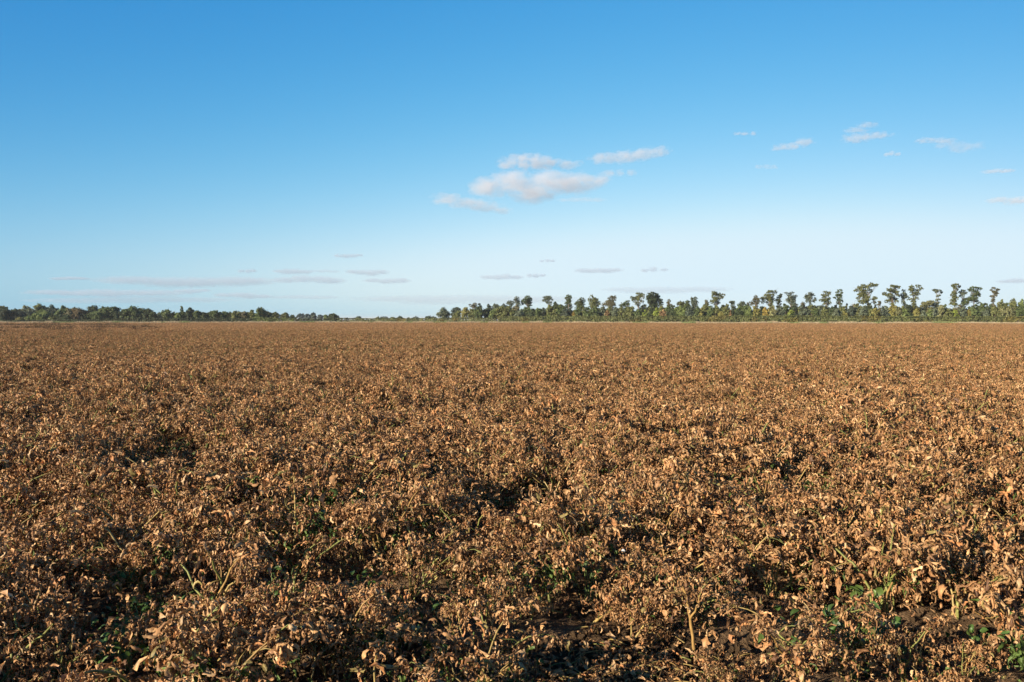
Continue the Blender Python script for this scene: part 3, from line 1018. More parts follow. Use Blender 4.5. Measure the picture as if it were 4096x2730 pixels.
tall(6, 'brown-topped tree', 'brown-topped tree leaning against a much bigger dome', (1530, 620), [(1520, 280, 38, 40), (1495, 330, 45, 36), (1565, 340, 45, 55), (1400, 410, 60, 45), (1520, 410, 75, 50)], 'brownish green', 18, .62)
tall(6, 'big domed tree', 'big domed tree with a thin top and ivy-dark middle', (1800, 620), [(1795, 180, 78, 36), (1885, 190, 50, 40), (1720, 245, 60, 35), (1800, 245, 70, 34), (1650, 300, 55, 38), (1770, 310, 85, 50), (1650, 370, 48, 40), (1790, 380, 80, 60), (1810, 450, 65, 50)], 'olive green', 20, .66, tr=.2)
tall(6, 'dark side tree', 'dark upright tree pressed against the big dome\'s right side', (1955, 620), [(1990, 250, 42, 38), (1950, 290, 52, 45), (1945, 350, 60, 50), (1965, 415, 45, 45)], 'dark green', 22, .8)
tall(6, 'ragged fan tree', 'ragged fan-topped tree full of grey twigs', (2180, 640), [(2100, 210, 42, 26), (2190, 215, 58, 38), (2260, 265, 46, 40), (2180, 285, 55, 45), (2120, 335, 58, 38), (2240, 340, 45, 40), (2190, 370, 80, 50), (2240, 440, 80, 45)], 'grey-green', 20, .5, GREYB, .18)
tall(7, 'round sky-lit tree', 'round loose tree with daylight under its right shoulder', (425, 640), [(430, 350, 48, 30), (365, 395, 48, 30), (475, 390, 48, 34), (335, 445, 36, 34), (430, 430, 55, 36), (520, 470, 36, 45), (395, 500, 60, 40), (485, 500, 30, 30)], 'grey-green', 20, .48, GREYB, .15)
tall(7, 'small brown sapling', 'small brown-leaved tree left of the round loose one', (290, 680), [(290, 545, 45, 30), (300, 590, 50, 25)], 'brownish green', 18, .5, tr=.1)
tall(7, 'two-tier tree', 'two-tier tree with a wider lower crown', (730, 680), [(725, 330, 60, 28), (790, 345, 35, 34), (655, 380, 32, 18), (740, 390, 60, 38), (640, 480, 60, 34), (725, 490, 75, 50), (790, 530, 40, 36), (720, 560, 70, 30)], 'olive green', 20, .6)
tall(7, 'slender tree', 'slender lone tree on a thin trunk against open sky', (988, 660), [(985, 300, 52, 28), (935, 335, 38, 26), (1015, 345, 30, 34), (885, 432, 40, 14), (950, 395, 45, 28), (985, 445, 58, 40), (1025, 495, 35, 32), (960, 540, 62, 28)], 'mid green', 22, .66, tr=.12)
tall(7, 'largest tree', 'largest tree on the right, three spreading layers with bare limb', (1545, 640), [(1440, 215, 75, 38), (1350, 245, 60, 34), (1290, 300, 50, 30), (1580, 185, 55, 40), (1680, 195, 44, 24), (1500, 250, 60, 50), (1400, 305, 70, 30), (1560, 300, 48, 40), (1410, 385, 110, 42), (1330, 440, 55, 30), (1490, 440, 85, 52), (1640, 445, 62, 34), (1430, 510, 110, 42), (1640, 520, 50, 30)], 'olive green', 20, .66, GREYB, .2)
tall(7, 'short twiggy tree', 'short twiggy tree in the gap right of the largest tree', (1730, 680), [(1735, 515, 38, 26), (1715, 575, 45, 34)], 'brownish green', 20, .45, GREYB, .1)
tall(7, 'reddish-topped tree', 'tall dome-headed tree with a reddish top edge', (1990, 680), [(1990, 215, 80, 30), (1900, 285, 55, 32), (2090, 230, 50, 30), (1825, 365, 48, 36), (1990, 290, 80, 40), (2060, 345, 48, 44), (1925, 390, 68, 42), (1985, 470, 95, 52), (1860, 500, 40, 34), (2060, 510, 45, 40)], 'olive green', 20, .62, tr=.17)
tall(7, 'forked tree', 'forked tree with pale crooked stems next to the reddish dome', (2190, 640), [(2190, 300, 42, 28), (2130, 400, 48, 38), (2200, 370, 58, 40), (2255, 430, 45, 48), (2170, 460, 40, 40)], 'grey-green', 22, .55, GREYB, .15)
tall(8, 'wind-swept tree', 'tall wind-swept tree on a slim dark trunk leaning right', (262, 680), [(225, 235, 66, 38), (340, 220, 62, 34), (400, 265, 46, 36), (200, 300, 55, 38), (275, 315, 58, 40), (245, 385, 60, 42), (300, 455, 60, 42), (215, 480, 50, 38)], 'olive green', 22, .6, (0.10, 0.085, 0.07), .14)
tall(8, 'low dome', 'low wide olive dome of a tree standing clear of the wood', (560, 700), [(470, 560, 90, 50), (570, 530, 95, 38), (640, 575, 85, 45), (420, 600, 60, 30)], 'pale olive', 10, .9)
tall(8, 'spindly tree', 'spindly pale-stemmed tree with a thin flat crown, right of the low dome', (705, 640), [(655, 290, 52, 22), (740, 300, 55, 22), (790, 335, 28, 16), (680, 325, 30, 16), (720, 480, 52, 30), (715, 530, 45, 25)], 'grey-green', 20, .42, GREYB, .12)
tall(8, 'two-part tree', 'tall tree with twiggy top above a solid ivy-clad column', (1030, 700), [(1055, 190, 68, 24), (1000, 205, 30, 22), (1130, 230, 35, 24), (1040, 255, 42, 34), (1030, 320, 45, 26), (1010, 395, 68, 38), (1050, 440, 62, 48), (1005, 500, 75, 36), (1020, 570, 90, 40)], 'olive green', 20, .7, GREYB, .13)
tall(8, 'inner twiggy tree', 'twiggy small-crowned tree between two taller ones near the right', (1200, 640), [(1200, 305, 55, 24), (1140, 335, 42, 22), (1245, 345, 40, 28), (1180, 400, 60, 34)], 'grey-green', 22, .5, GREYB, .13)
tall(8, 'wide-fan tree', 'wide fan-crowned tree over a dark ivy mass near the right edge', (1400, 680), [(1395, 245, 75, 24), (1320, 290, 42, 30), (1490, 260, 58, 28), (1545, 270, 26, 14), (1445, 305, 58, 32), (1400, 365, 55, 28), (1500, 375, 32, 36), (1410, 450, 78, 46), (1300, 470, 90, 52), (1460, 520, 62, 46), (1250, 540, 80, 50)], 'mid green', 22, .64, tr=.16)
tall(8, 'bare birch', 'almost leafless thin tree, the last tall one on the right', (1760, 640), [(1780, 255, 48, 20), (1735, 290, 28, 16), (1865, 285, 36, 22), (1810, 325, 48, 26), (1735, 410, 40, 20), (1805, 410, 48, 38), (1765, 480, 48, 42)], 'brownish green', 22, .3, GREYB, .12)


def tree(R, X, Ytop, hw, col, row, cat='tree', label=None, base_dy=None, dist=None, lowc=0.10, shape=1.0, group='trees and bushes of the right-hand wood', name=None, card=None):
    s = REG[R][2]
    u, v = rp(R, X, Ytop)
    dy = {0: 8, 1: 15, 2: 24}[row] if base_dy is None else base_dy
    Y = dist if dist else edge_y(u) + dy
    r = RS(int(u * 13 + v * 7 + row) % 99991)
    v -= 6 * (R > 3)
    top = world_at(u, v, Y)
    H = top.z
    w = hw / s * Y / FPX
    off = Vector((top.x, Y, 0))
    root = empty(name or ('tree' if H > 3.6 else 'bush'), off)
    B = []
    z0 = H * lowc
    if shape > 1.3:        # conical
        for k in range(6):
            t = k / 5
            B.append((top.x + r.normal(0, .06) * w, Y, z0 + (H - z0) * (0.12 + 0.78 * t), w * (1.05 - 0.85 * t), w * (1.05 - 0.85 * t), (H - z0) * 0.13))
    else:
        B.append((top.x, Y, z0 + (H - z0) * .48, w * .85, w * .85, (H - z0) * .48))
        nk = 5 + int(w)
        for k in range(nk):
            a = r.uniform(0, math.tau); q = r.uniform(0.35, 0.8)
            zz = z0 + (H - z0) * r.uniform(0.45, 0.82)
            rr = min(w * r.uniform(0.28, 0.5), (H - z0) * .3)
            B.append((top.x + math.cos(a) * q * w, Y + math.sin(a) * q * w * .9, min(zz, H - rr), rr, rr, rr * .85))
        rr = min(w * .4, (H - z0) * .25)
        B.append((top.x + r.normal(0, .15) * w, Y, H - rr * .95, rr, rr, rr))
    cd = card or max(0.14, min(0.20, 0.045 * H)) * (Y / 290 if Y > 290 else 1)
    b = Bag(); V, F, C = foliage(r, B, np.array(PALT[col]) * 1.9, 0.9, cd, 0.42)
    b.add(V, F, C); b.obj('crown', M_TREE, root, off=off)
    b = Bag()
    V, F = tube(bez((top.x, Y, -.1), (top.x + r.normal(0, .1) * w, Y, H * .75), (r.normal(0, .05) * w, 0, 0), 6), np.linspace(.035 * H, .01 * H, 6), 6)
    b.add(V, F, (0.13, 0.105, 0.08))
    for k in range(4):
        q = B[r.integers(len(B))]
        V, F = tube(bez((top.x, Y, H * r.uniform(.2, .5)), q[:3], (0, 0, .1), 5), np.linspace(.016 * H, .005 * H, 5), 5)
        b.add(V, F, (0.13, 0.105, 0.08))
    b.obj('trunk', M_BARK, root, off=off)
    if label is None:
        un, nick = min(TALL, key=lambda t: abs(t[0] - u))
        side = 'left of' if u < un - 14 else 'right of' if u > un + 14 else 'below'
        side = {0: side, 1: 'behind, ' + side if side != 'below' else 'just behind', 2: side}[row]
        form = ('tall ' if H > 4.9 else 'low ' if H < 3.4 else '') + ('wide ' if hw / s > 21 else 'narrow ' if hw / s < 13.5 else '')
        label = '%s%s %s %s the %s' % (form, col, 'tree' if H > 3.6 else 'bush', side, nick)
        if label in LABELS: label += ', nearer the hedge' if row == 0 else ', farther back'
        k = 2
        base = label
        while label in LABELS:
            label = base + {2: ', leafier one', 3: ', rounder one', 4: ', third one', 5: ', fourth one'}[k]; k += 1
    tag(root, check_label(label), cat, group)
    return root


U = [
    (4, 290, 425, 125, 'grey-green', 1, 'rounded grey-green tree at the left end of the right-hand wood'),
    (4, 470, 415, 95, 'dark grey-green', 1, 'dark tree second from the left end of the right-hand wood'),
    (4, 500, 480, 80, 'olive green', 0), (4, 640, 410, 80, 'yellowish olive', 0), (4, 730, 440, 60, 'olive green', 0), (4, 830, 410, 80, 'mid green', 0),
    (4, 872, 352, 50, 'dark green', 1), (4, 990, 365, 80, 'dark grey-green', 2), (4, 1120, 360, 80, 'grey-green', 2), (4, 1245, 362, 80, 'dark grey-green', 2),
    (4, 960, 430, 80, 'dark green', 1), (4, 1080, 440, 90, 'light green', 0), (4, 1190, 395, 90, 'olive green', 0), (4, 1310, 395, 100, 'olive green', 0),
    (4, 1420, 380, 70, 'brownish green', 1), (4, 1480, 450, 90, 'grey-green', 0), (4, 1600, 410, 100, 'mid green', 1), (4, 1690, 430, 80, 'dark green', 0),
    (4, 1770, 420, 70, 'mid green', 0), (4, 1850, 420, 85, 'dark grey-green', 1), (4, 1950, 375, 60, 'olive green', 0), (4, 1960, 520, 60, 'light green', 0),
    (4, 2050, 330, 60, 'dark green', 1), (4, 2140, 365, 90, 'mid green', 0), (4, 2060, 440, 90, 'olive green', 0),
    (5, 215, 550, 38, 'yellow', 0, 'small bright yellow bush behind the hedge'), (5, 50, 470, 80, 'dark grey-green', 0), (5, 150, 520, 70, 'blackish green', 1),
    (5, 300, 500, 85, 'mid green', 0), (5, 470, 490, 90, 'mid green', 0), (5, 400, 500, 70, 'olive green', 1),
    (5, 600, 480, 90, 'mid green', 0), (5, 690, 510, 80, 'dark green', 1), (5, 750, 480, 80, 'grey-green', 1), (5, 840, 553, 62, 'orange-brown', 0, 'rounded orange-brown bush just behind the hedge'),
    (5, 900, 470, 90, 'olive green', 1), (5, 1000, 490, 90, 'grey-green', 0), (5, 1110, 490, 90, 'olive green', 0), (5, 1200, 490, 80, 'mid green', 1), (5, 1290, 470, 100, 'olive green', 0),
    (5, 1410, 540, 70, 'mid green', 0), (5, 1470, 500, 60, 'dark green', 1), (5, 1555, 545, 68, 'yellow-green', 0, 'lime bush lit by the sun left of the grand dense tree'), (5, 1650, 540, 60, 'dark green', 0),  # the dark rear tree stands in for a shadowed gap
    (5, 1650, 500, 70, 'olive green', 1), (5, 1770, 505, 75, 'yellow-green', 0, 'taller lime-coloured bush under the grand dense tree'), (5, 1890, 540, 60, 'orange-brown', 0, 'ochre-tinted bush to the right of two lime ones'),
    (5, 1870, 460, 80, 'olive green', 1), (5, 1980, 465, 80, 'mid green', 1), (5, 2060, 455, 105, 'dark green', 0), (5, 2210, 460, 90, 'light green', 0), (5, 2320, 430, 80, 'mid green', 1),
    (6, 40, 490, 70, 'dark green', 0), (6, 150, 500, 75, 'light green', 0), (6, 290, 470, 105, 'dark grey-green', 0), (6, 420, 475, 80, 'mid green', 0),
    (6, 500, 518, 46, 'yellowish olive', 0), (6, 560, 440, 90, 'olive green', 1), (6, 680, 470, 85, 'mid green', 0), (6, 770, 460, 85, 'olive green', 1),
    (6, 900, 450, 80, 'dark green', 1), (6, 860, 565, 70, 'yellowish olive', 0), (6, 970, 440, 75, 'olive green', 0), (6, 1040, 555, 22, 'orange-brown', 0, 'tiny vivid orange bush, narrow, amid green ones'),
    (6, 1110, 470, 60, 'blackish green', 1), (6, 1220, 430, 95, 'mid green', 1), (6, 1190, 545, 105, 'dark green', 0), (6, 1400, 480, 85, 'light green', 0),  # the blackish tree stands in for the shadow between its neighbours
    (6, 1330, 440, 80, 'mid green', 1), (6, 1520, 475, 85, 'yellowish olive', 0), (6, 1640, 470, 70, 'blackish green', 1), (6, 1705, 500, 66, 'yellow', 0, 'golden-brown bush in front of the big domed tree'),
    (6, 1850, 470, 95, 'pale olive', 0), (6, 1980, 470, 90, 'grey-green', 0), (6, 2080, 430, 85, 'mid green', 1), (6, 2180, 545, 75, 'yellow-green', 0, 'lime bush at the foot of the ragged fan-topped tree'), (6, 2270, 460, 75, 'blackish green', 1),
    (7, 60, 690, 66, 'light green', 0), (7, 100, 610, 90, 'dark green', 1), (7, 230, 620, 70, 'olive green', 1), (7, 310, 600, 125, 'grey-green', 0), (7, 450, 585, 100, 'olive green', 1),
    (7, 540, 660, 80, 'mid green', 0), (7, 620, 600, 70, 'grey-green', 1), (7, 700, 650, 80, 'olive green', 0), (7, 840, 620, 85, 'dark green', 1), (7, 930, 665, 90, 'grey-green', 0),
    (7, 900, 600, 60, 'olive green', 2), (7, 1060, 610, 80, 'olive green', 1), (7, 1080, 710, 56, 'yellowish olive', 0), (7, 1115, 562, 50, 'pale olive', 2, 'narrow peaked pale olive tree in the gap before the largest tree', 1.5),
    (7, 1220, 610, 95, 'dark grey-green', 0), (7, 1240, 580, 70, 'brownish green', 2), (7, 1330, 560, 100, 'olive green', 1), (7, 1430, 610, 95, 'grey-green', 0), (7, 1550, 600, 80, 'dark green', 1),
    (7, 1570, 670, 70, 'olive green', 0), (7, 1650, 650, 80, 'yellowish olive', 0), (7, 1650, 590, 60, 'mid green', 2), (7, 1790, 620, 80, 'dark grey-green', 0, 'pine-like dark tree with layered branches in the wood', 1.5),
    (7, 1870, 610, 90, 'grey-green', 1), (7, 1990, 590, 80, 'yellowish olive', 0), (7, 2080, 610, 90, 'pale olive', 0), (7, 2200, 665, 95, 'light green', 0), (7, 2260, 590, 80, 'blackish green', 1),
    (7, 1880, 690, 80, 'dark grey-green', 0), (8, 60, 620, 90, 'olive green', 1), (8, 170, 600, 100, 'blackish green', 1), (8, 180, 690, 60, 'dark green', 0), (8, 310, 670, 75, 'yellowish olive', 0), (8, 300, 610, 60, 'dark green', 2),
    (8, 430, 700, 85, 'grey-green', 0), (8, 560, 690, 80, 'light green', 0), (8, 650, 650, 80, 'grey-green', 0), (8, 680, 600, 70, 'dark green', 1), (8, 780, 600, 90, 'pale olive', 0),
    (8, 860, 590, 70, 'mid green', 1), (8, 920, 660, 90, 'olive green', 0), (8, 1050, 690, 80, 'yellow-green', 0, 'lime-green bush under the solid ivy-clad column'), (8, 1120, 600, 90, 'brownish green', 1), (8, 1200, 640, 85, 'grey-green', 0),
    (8, 1300, 690, 50, 'yellowish olive', 0), (8, 1410, 590, 105, 'mid green', 0), (8, 1540, 560, 90, 'mid green', 1), (8, 1640, 565, 90, 'dark green', 1), (8, 1640, 690, 75, 'grey-green', 0),
    (8, 1740, 580, 90, 'mid green', 2), (8, 1800, 620, 100, 'olive green', 0), (8, 1930, 492, 90, 'olive green', 1), (8, 1930, 660, 90, 'pale olive', 0), (8, 2070, 620, 110, 'pale olive', 0, 'broad pale bush with drooping sprays by the right edge'),
    (8, 2050, 560, 80, 'mid green', 1), (8, 2145, 475, 75, 'olive green', 1), (8, 2260, 620, 100, 'mid green', 0), (8, 2310, 490, 75, 'light green', 1),
]
for t in U:
    tree(*t[:6], label=t[6] if len(t) > 6 else None, shape=t[7] if len(t) > 7 else 1.0)

# the left-hand wood
LW = [
    (1, 20, 305, 80, 'olive green', 1, 'olive tree top peeping over the blackest tree at far left'),
    (1, 60, 352, 140, 'blackish green', 0, 'blackest tree, wide and shaded, at the left edge'),
    (1, 190, 357, 90, 'dark green', 1, 'low dark tree right of the blackest one'),
    (1, 345, 310, 85, 'pale olive', 2, 'pale olive tree standing behind bluish ones at left'),
    (1, 300, 385, 100, 'dark grey-green', 1, 'bluish dark tree in front of the pale olive one'),
    (1, 420, 370, 80, 'dark grey-green', 1, 'bluish dark tree between the pale olive and the flat-topped tree'),
    (1, 530, 297, 85, 'olive green', 2, 'flat-topped olive tree, highest of the far left'),
    (1, 700, 303, 82, 'dark grey-green', 2, 'flat-topped grey tree right of the flat-topped olive one'),
    (1, 560, 385, 110, 'light green', 0, 'sunlit light green tree in front of the flat-topped olive tree'),
    (1, 425, 445, 80, 'light green', 0, 'low light green bush at the hedge left of the sunlit tree'),
    (1, 290, 468, 85, 'yellowish olive', 0, 'low yellowish bush by the hedge at far left'),
    (1, 860, 312, 75, 'mid green', 2, 'pointed mid green tree top right of the grey flat-topped tree'),
    (1, 700, 430, 90, 'olive green', 0, 'low spreading olive tree before the grey flat-topped one'),
    (1, 840, 365, 110, 'mid green', 1, 'broad sunny green tree left of the brown autumn tree'),
    (1, 880, 430, 90, 'dark green', 0, 'shaded dark tree at the foot of the broad sunny one'),
    (1, 960, 340, 95, 'brownish green', 1, 'brownish green tree touching the autumn-brown tree'),
    (1, 1060, 345, 80, 'autumn brown', 0, 'autumn-brown tree amid the dark green left-hand wood'),
    (1, 1150, 372, 70, 'dark green', 1, 'small dark tree right of the autumn-brown one'),
    (1, 1290, 318, 100, 'dark green', 2, 'dark-topped tree on the left of the first big round group'),
    (1, 1310, 385, 110, 'mid green', 0, 'sunlit front tree of the first big round group'),
    (1, 1430, 322, 110, 'mid green', 1, 'central crown of the first big round group'),
    (1, 1560, 327, 95, 'dark green', 1, 'shaded right crown of the first big round group'),  # shade of the group's right side put into a darker green
    (1, 1650, 365, 60, 'dark green', 0, 'small dark tree between the two big round groups'),
    (1, 1770, 320, 110, 'mid green', 0, 'sunlit left crown of the second big round group'),
    (1, 1900, 342, 80, 'dark green', 1, 'middle crown of the second big round group, in shade'),  # shade put into the green of this crown
    (1, 1990, 352, 75, 'dark green', 1, 'right crown of the second big round group'),  # darker green carries the shade on the group's right
    (1, 2070, 392, 60, 'dark green', 0, 'low tree sloping down from the second round group'),
    (1, 2140, 400, 50, 'grey-green', 1, 'small grey-green tree left of the narrow upright one'),
    (1, 2240, 355, 62, 'mid green', 0, 'narrow upright mid green tree, alone above low ones'),
    (1, 2320, 395, 45, 'dark green', 0, 'small dark tree leaning on the narrow upright one'),
    (2, 92, 320, 52, 'mid green', 0, 'cone-shaped tree, the spikiest of the left-hand wood', 1.5),
    (2, 190, 333, 60, 'dark green', 0, 'dark rounded tree right beside the cone-shaped one'),
    (2, 40, 410, 70, 'light green', 0, 'low light green tree at the cone-shaped tree\'s foot'),
    (2, 290, 372, 70, 'mid green', 0, 'third tree stepping down from the cone-shaped one'),
    (2, 395, 405, 58, 'dark green', 1, 'dark low tree left of the oval crowned one'),
    (2, 530, 375, 85, 'mid green', 0, 'oval-crowned tree midway along the left-hand wood'),
    (2, 655, 388, 70, 'mid green', 0, 'rounded tree right of the oval-crowned one'),
    (2, 735, 397, 55, 'dark green', 1, 'dark tree squeezed between two rounded ones'),
    (2, 815, 380, 62, 'olive green', 0, 'olive tree with a tufted point, left of the big ball tree by two'),
    (2, 930, 393, 60, 'brownish green', 0, 'brownish tree next but one to the big ball tree'),
    (2, 1030, 372, 58, 'olive green', 0, 'olive tree touching the big ball tree from the left'),
    (2, 1145, 340, 90, 'mid green', 0, 'big ball-shaped tree above the taller yellow-green hedge'),
    (2, 1255, 392, 58, 'dark green', 1, 'dark shoulder tree right of the big ball tree'),
    (2, 1340, 397, 52, 'olive green', 0, 'small olive tree at the end of the near left wood'),
]
for t in LW:
    tree(t[0], t[1], t[2], t[3] * 1.08, t[4], t[5], label=t[6], shape=t[7] if len(t) > 7 else 1.0, group='trees of the left-hand wood', lowc=0.04)
LF = [
    (2, 1410, 432, 42, 'hazed green', 560, 'distant bluish tree behind the end of the left wood'),
    (2, 1480, 407, 68, 'olive green', 400, 'rounded olive tree just past the end of the left wood'),
    (2, 1580, 436, 48, 'mid green', 400, 'low green tree below the first bluish pair'),
    (2, 1690, 416, 58, 'hazed green', 560, 'dark bluish tree with a small peak on top'),
    (2, 1790, 422, 58, 'hazed green', 520, 'bluish tree left of the mushroom-shaped one'),
    (2, 1868, 405, 42, 'dark grey-green', 480, 'mushroom-shaped dark tree against the sky'),
    (2, 1940, 436, 55, 'hazed green', 600, 'faint low tree right of the mushroom-shaped one'),
    (2, 2030, 430, 48, 'light green', 380, 'light green tree attached to the last dark tree'),
    (2, 2130, 417, 85, 'dark green', 380, 'dark last tree with a drooping right side before the open gap'),
    (3, 450, 457, 50, 'dark green', 520, 'small domed tree rising from the hedge in the gap'),
    (3, 710, 460, 30, 'olive green', 480, 'tiny olive tree in the middle of the gap'),
    (3, 800, 468, 70, 'hazed green', 900, 'hazy blue tree line piece behind the gap hedge'),
    (3, 920, 465, 45, 'mid green', 440, 'low green tree left of the dark ball in the gap'),
    (3, 1005, 457, 50, 'dark green', 420, 'dark ball-shaped tree in the gap between the woods'),
    (3, 1130, 470, 38, 'mid green', 420, 'small green tree right of the dark ball'),
    (3, 1190, 470, 38, 'dark green', 420, 'small dark tree second right of the dark ball'),
    (3, 1222, 463, 32, 'hazed green', 900, 'far hazy tree poking over the gap hedge'),
    (3, 1390, 453, 58, 'dark green', 420, 'flat dark tree left of the right-hand wood'),
    (3, 1470, 460, 48, 'dark grey-green', 400, 'dark tree touching the right-hand wood\'s left end'),
]
for t in LF:
    tree(t[0], t[1], t[2], t[3], t[4], 0, dist=t[5], label=t[6], group='scattered trees of the gap and beyond', lowc=0.02)


# dense low growth under and behind the trees, one dark mass
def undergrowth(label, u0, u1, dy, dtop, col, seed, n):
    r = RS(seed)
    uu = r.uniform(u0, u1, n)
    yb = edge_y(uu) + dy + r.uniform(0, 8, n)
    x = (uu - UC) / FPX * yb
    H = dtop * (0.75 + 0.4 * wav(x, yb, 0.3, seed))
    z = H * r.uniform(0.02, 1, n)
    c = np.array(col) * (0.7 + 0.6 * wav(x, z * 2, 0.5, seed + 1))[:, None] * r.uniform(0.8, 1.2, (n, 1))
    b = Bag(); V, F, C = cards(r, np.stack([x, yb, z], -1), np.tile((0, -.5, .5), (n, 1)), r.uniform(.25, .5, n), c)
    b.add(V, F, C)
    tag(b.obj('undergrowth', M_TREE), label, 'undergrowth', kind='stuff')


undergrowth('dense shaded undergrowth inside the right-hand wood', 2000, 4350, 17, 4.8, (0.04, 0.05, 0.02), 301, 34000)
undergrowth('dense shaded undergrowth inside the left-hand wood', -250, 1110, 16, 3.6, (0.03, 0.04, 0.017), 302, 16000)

# bare dead tree with white twigs
u, v = rp(7, 1215, 660)
Y = edge_y(u) + 17
f = world_at(u, v, Y); off = Vector((f.x, Y, 0))
root = empty('dead_tree', off); tag(root, 'bare dead tree of grey twigs left of the largest tree', 'dead tree')
b = Bag(); r = RS(400)
for (X, Yp) in ((1200, 560), (1225, 515), (1245, 530), (1262, 520), (1190, 540), (1280, 560)):
    uu, vv = rp(7, X, Yp); e = world_at(uu, vv, Y + r.normal(0, .5))
    V, F = tube(bez((f.x, Y, 1.0), e, ((f.x - e.x) * .12, 0, 0), 8, r, .04), np.linspace(.09, .02, 8), 5); b.add(V, F, GREYB)
V, F = tube([(f.x, Y, -.1), (f.x, Y, .5), (f.x, Y, 1.05)], (.16, .13, .10), 6); b.add(V, F, GREYB)
b.obj('trunk', M_BARK, root, off=off)

# ------------------------------------------------------------------ clouds: real bodies of vapour
def cloud_mat(name, dens, col, thr, seed, lobes, ratio, aniso=0.0, amp=2.6):
    """lobes: (x, z, rx, rz) in the unit box of the cloud; ratio: its size over its height, so that the billows are even"""
    m = bpy.data.materials.new(name)
    m.use_nodes = True
    nt = m.node_tree; N, L = nt.nodes.new, nt.links.new
    nt.nodes.remove(nt.nodes['Principled BSDF'])
    pv = N('ShaderNodeVolumePrincipled')
    pv.inputs['Color'].default_value = (*col, 1)
    pv.inputs['Anisotropy'].default_value = aniso
    tc = N('ShaderNodeTexCoord')
    mp = N('ShaderNodeMapping'); mp.inputs['Location'].default_value = (seed * 3.7, seed * 1.3, seed * 2.1)
    mp.inputs['Scale'].default_value = (min(11.0, ratio[0] * 1.1), min(11.0, ratio[1] * 1.1), 1.9)
    L(tc.outputs['Object'], mp.inputs[0])
    no = N('ShaderNodeTexNoise'); no.inputs['Scale'].default_value = 1.0; no.inputs['Detail'].default_value = 6; no.inputs['Roughness'].default_value = 0.62
    L(mp.outputs[0], no.inputs['Vector'])

    def M(op, a, b_=None, c_=None, clamp=False):
        k = N('ShaderNodeMath'); k.operation = op; k.use_clamp = clamp
        for i, q in enumerate((a, b_, c_)):
            if q is None: continue
            if isinstance(q, (int, float)): k.inputs[i].default_value = q
            else: L(q, k.inputs[i])
        return k.outputs[0]
    fall = None
    for (x, z, rx, rz) in lobes:
        q = N('ShaderNodeMapping'); q.inputs['Location'].default_value = (-x / rx, 0, -z / rz)
        q.inputs['Scale'].default_value = (1 / rx, 1.1, 1 / rz)
        L(tc.outputs['Object'], q.inputs[0])
        ln = N('ShaderNodeVectorMath'); ln.operation = 'LENGTH'; L(q.outputs[0], ln.inputs[0])
        f_ = M('SUBTRACT', 1.0, M('POWER', ln.outputs['Value'], 2.0))
        fall = f_ if fall is None else M('SMOOTH_MAX', fall, f_, 0.3)
    d = M('ADD', M('MULTIPLY', M('SUBTRACT', no.outputs[0], 0.5), amp), M('SUBTRACT', fall, thr))
    d = M('MULTIPLY', M('MULTIPLY', d, 1.2, None, True), dens)
    L(d, pv.inputs['Density'])
    L(pv.outputs[0], nt.nodes['Material Output'].inputs['Volume'])
    return m


def cloud(u0, u1, v0, v1, label, tau=2.2, col=(1, 1, 1), alt=1300.0, seed=1, lobes=None, thr=0.3, amp=4.2, fat=1.0, kv=1.12):
    r = RS(seed + 500)
    u, v = (u0 + u1) / 2, (v0 + v1) / 2
    D = alt / ((HOR - v) / FPX)
    D = min(D, 24000.0)
    c = world_at(u, v, D)
    hu, hv = (u1 - u0) / 2 * 1.12, (v1 - v0) / 2 * kv
    rx = hu * D / FPX; rz = hv * D / FPX; ry = min(rx * 0.7, rz * 4)
    if lobes:
        lb = [((a - u) / hu, (v - b) / hv, p / hu * 1.35, q / hv * 1.3) for a, b, p, q in lobes]
    else:
        n = 3 + int(rx / rz / 4)
        lb = []
        for k in range(n):
            x = -0.7 + 1.4 * k / (n - 1) + r.uniform(-.1, .1)
            lb.append((x, r.uniform(-.2, .2), r.uniform(.42, .62), (0.95 - 0.45 * abs(x)) * r.uniform(.7, 1.0) * fat))
    bm = bmesh.new()
    bmesh.ops.create_icosphere(bm, subdivisions=5, radius=1.0)
    P_ = np.array([w.co[:] for w in bm.verts])
    # the hull of the vapour: the outermost surface of the lobes along each direction
    best = np.full(len(P_), 0.25)
    for (x, z, a, b_) in lb:
        S = np.array((a, 0.92, b_)); o = np.array((x, 0, z))
        Dn = P_ / S; On = o / S
        A = (Dn ** 2).sum(1); B = -(Dn * On).sum(1); C = (On ** 2).sum() - 1.1
        disc = B * B - A * C
        t = np.where(disc > 0, (-B + np.sqrt(np.maximum(disc, 0))) / A, 0)
        best = np.maximum(best, t)
    for w, k in zip(bm.verts, best): w.co = w.co * float(k)
    me = bpy.data.meshes.new('cloud'); bm.to_mesh(me); bm.free()
    me.materials.append(cloud_mat('cloud_vapour', tau * 2.2 / (2 * ry), col, thr, seed, lb, (rx / rz, ry / rz), amp=amp))
    o = bpy.data.objects.new('cloud', me); COL.objects.link(o)
    o.location = c; o.scale = (rx, ry, rz)
    tag(o, check_label(label), 'cloud', 'clouds')
    return o


def sky_px(*L_):
    return [(1600 + a * 1.061, 450 + b * 1.061, p * 1.061, q * 1.061) for a, b, p, q in L_]


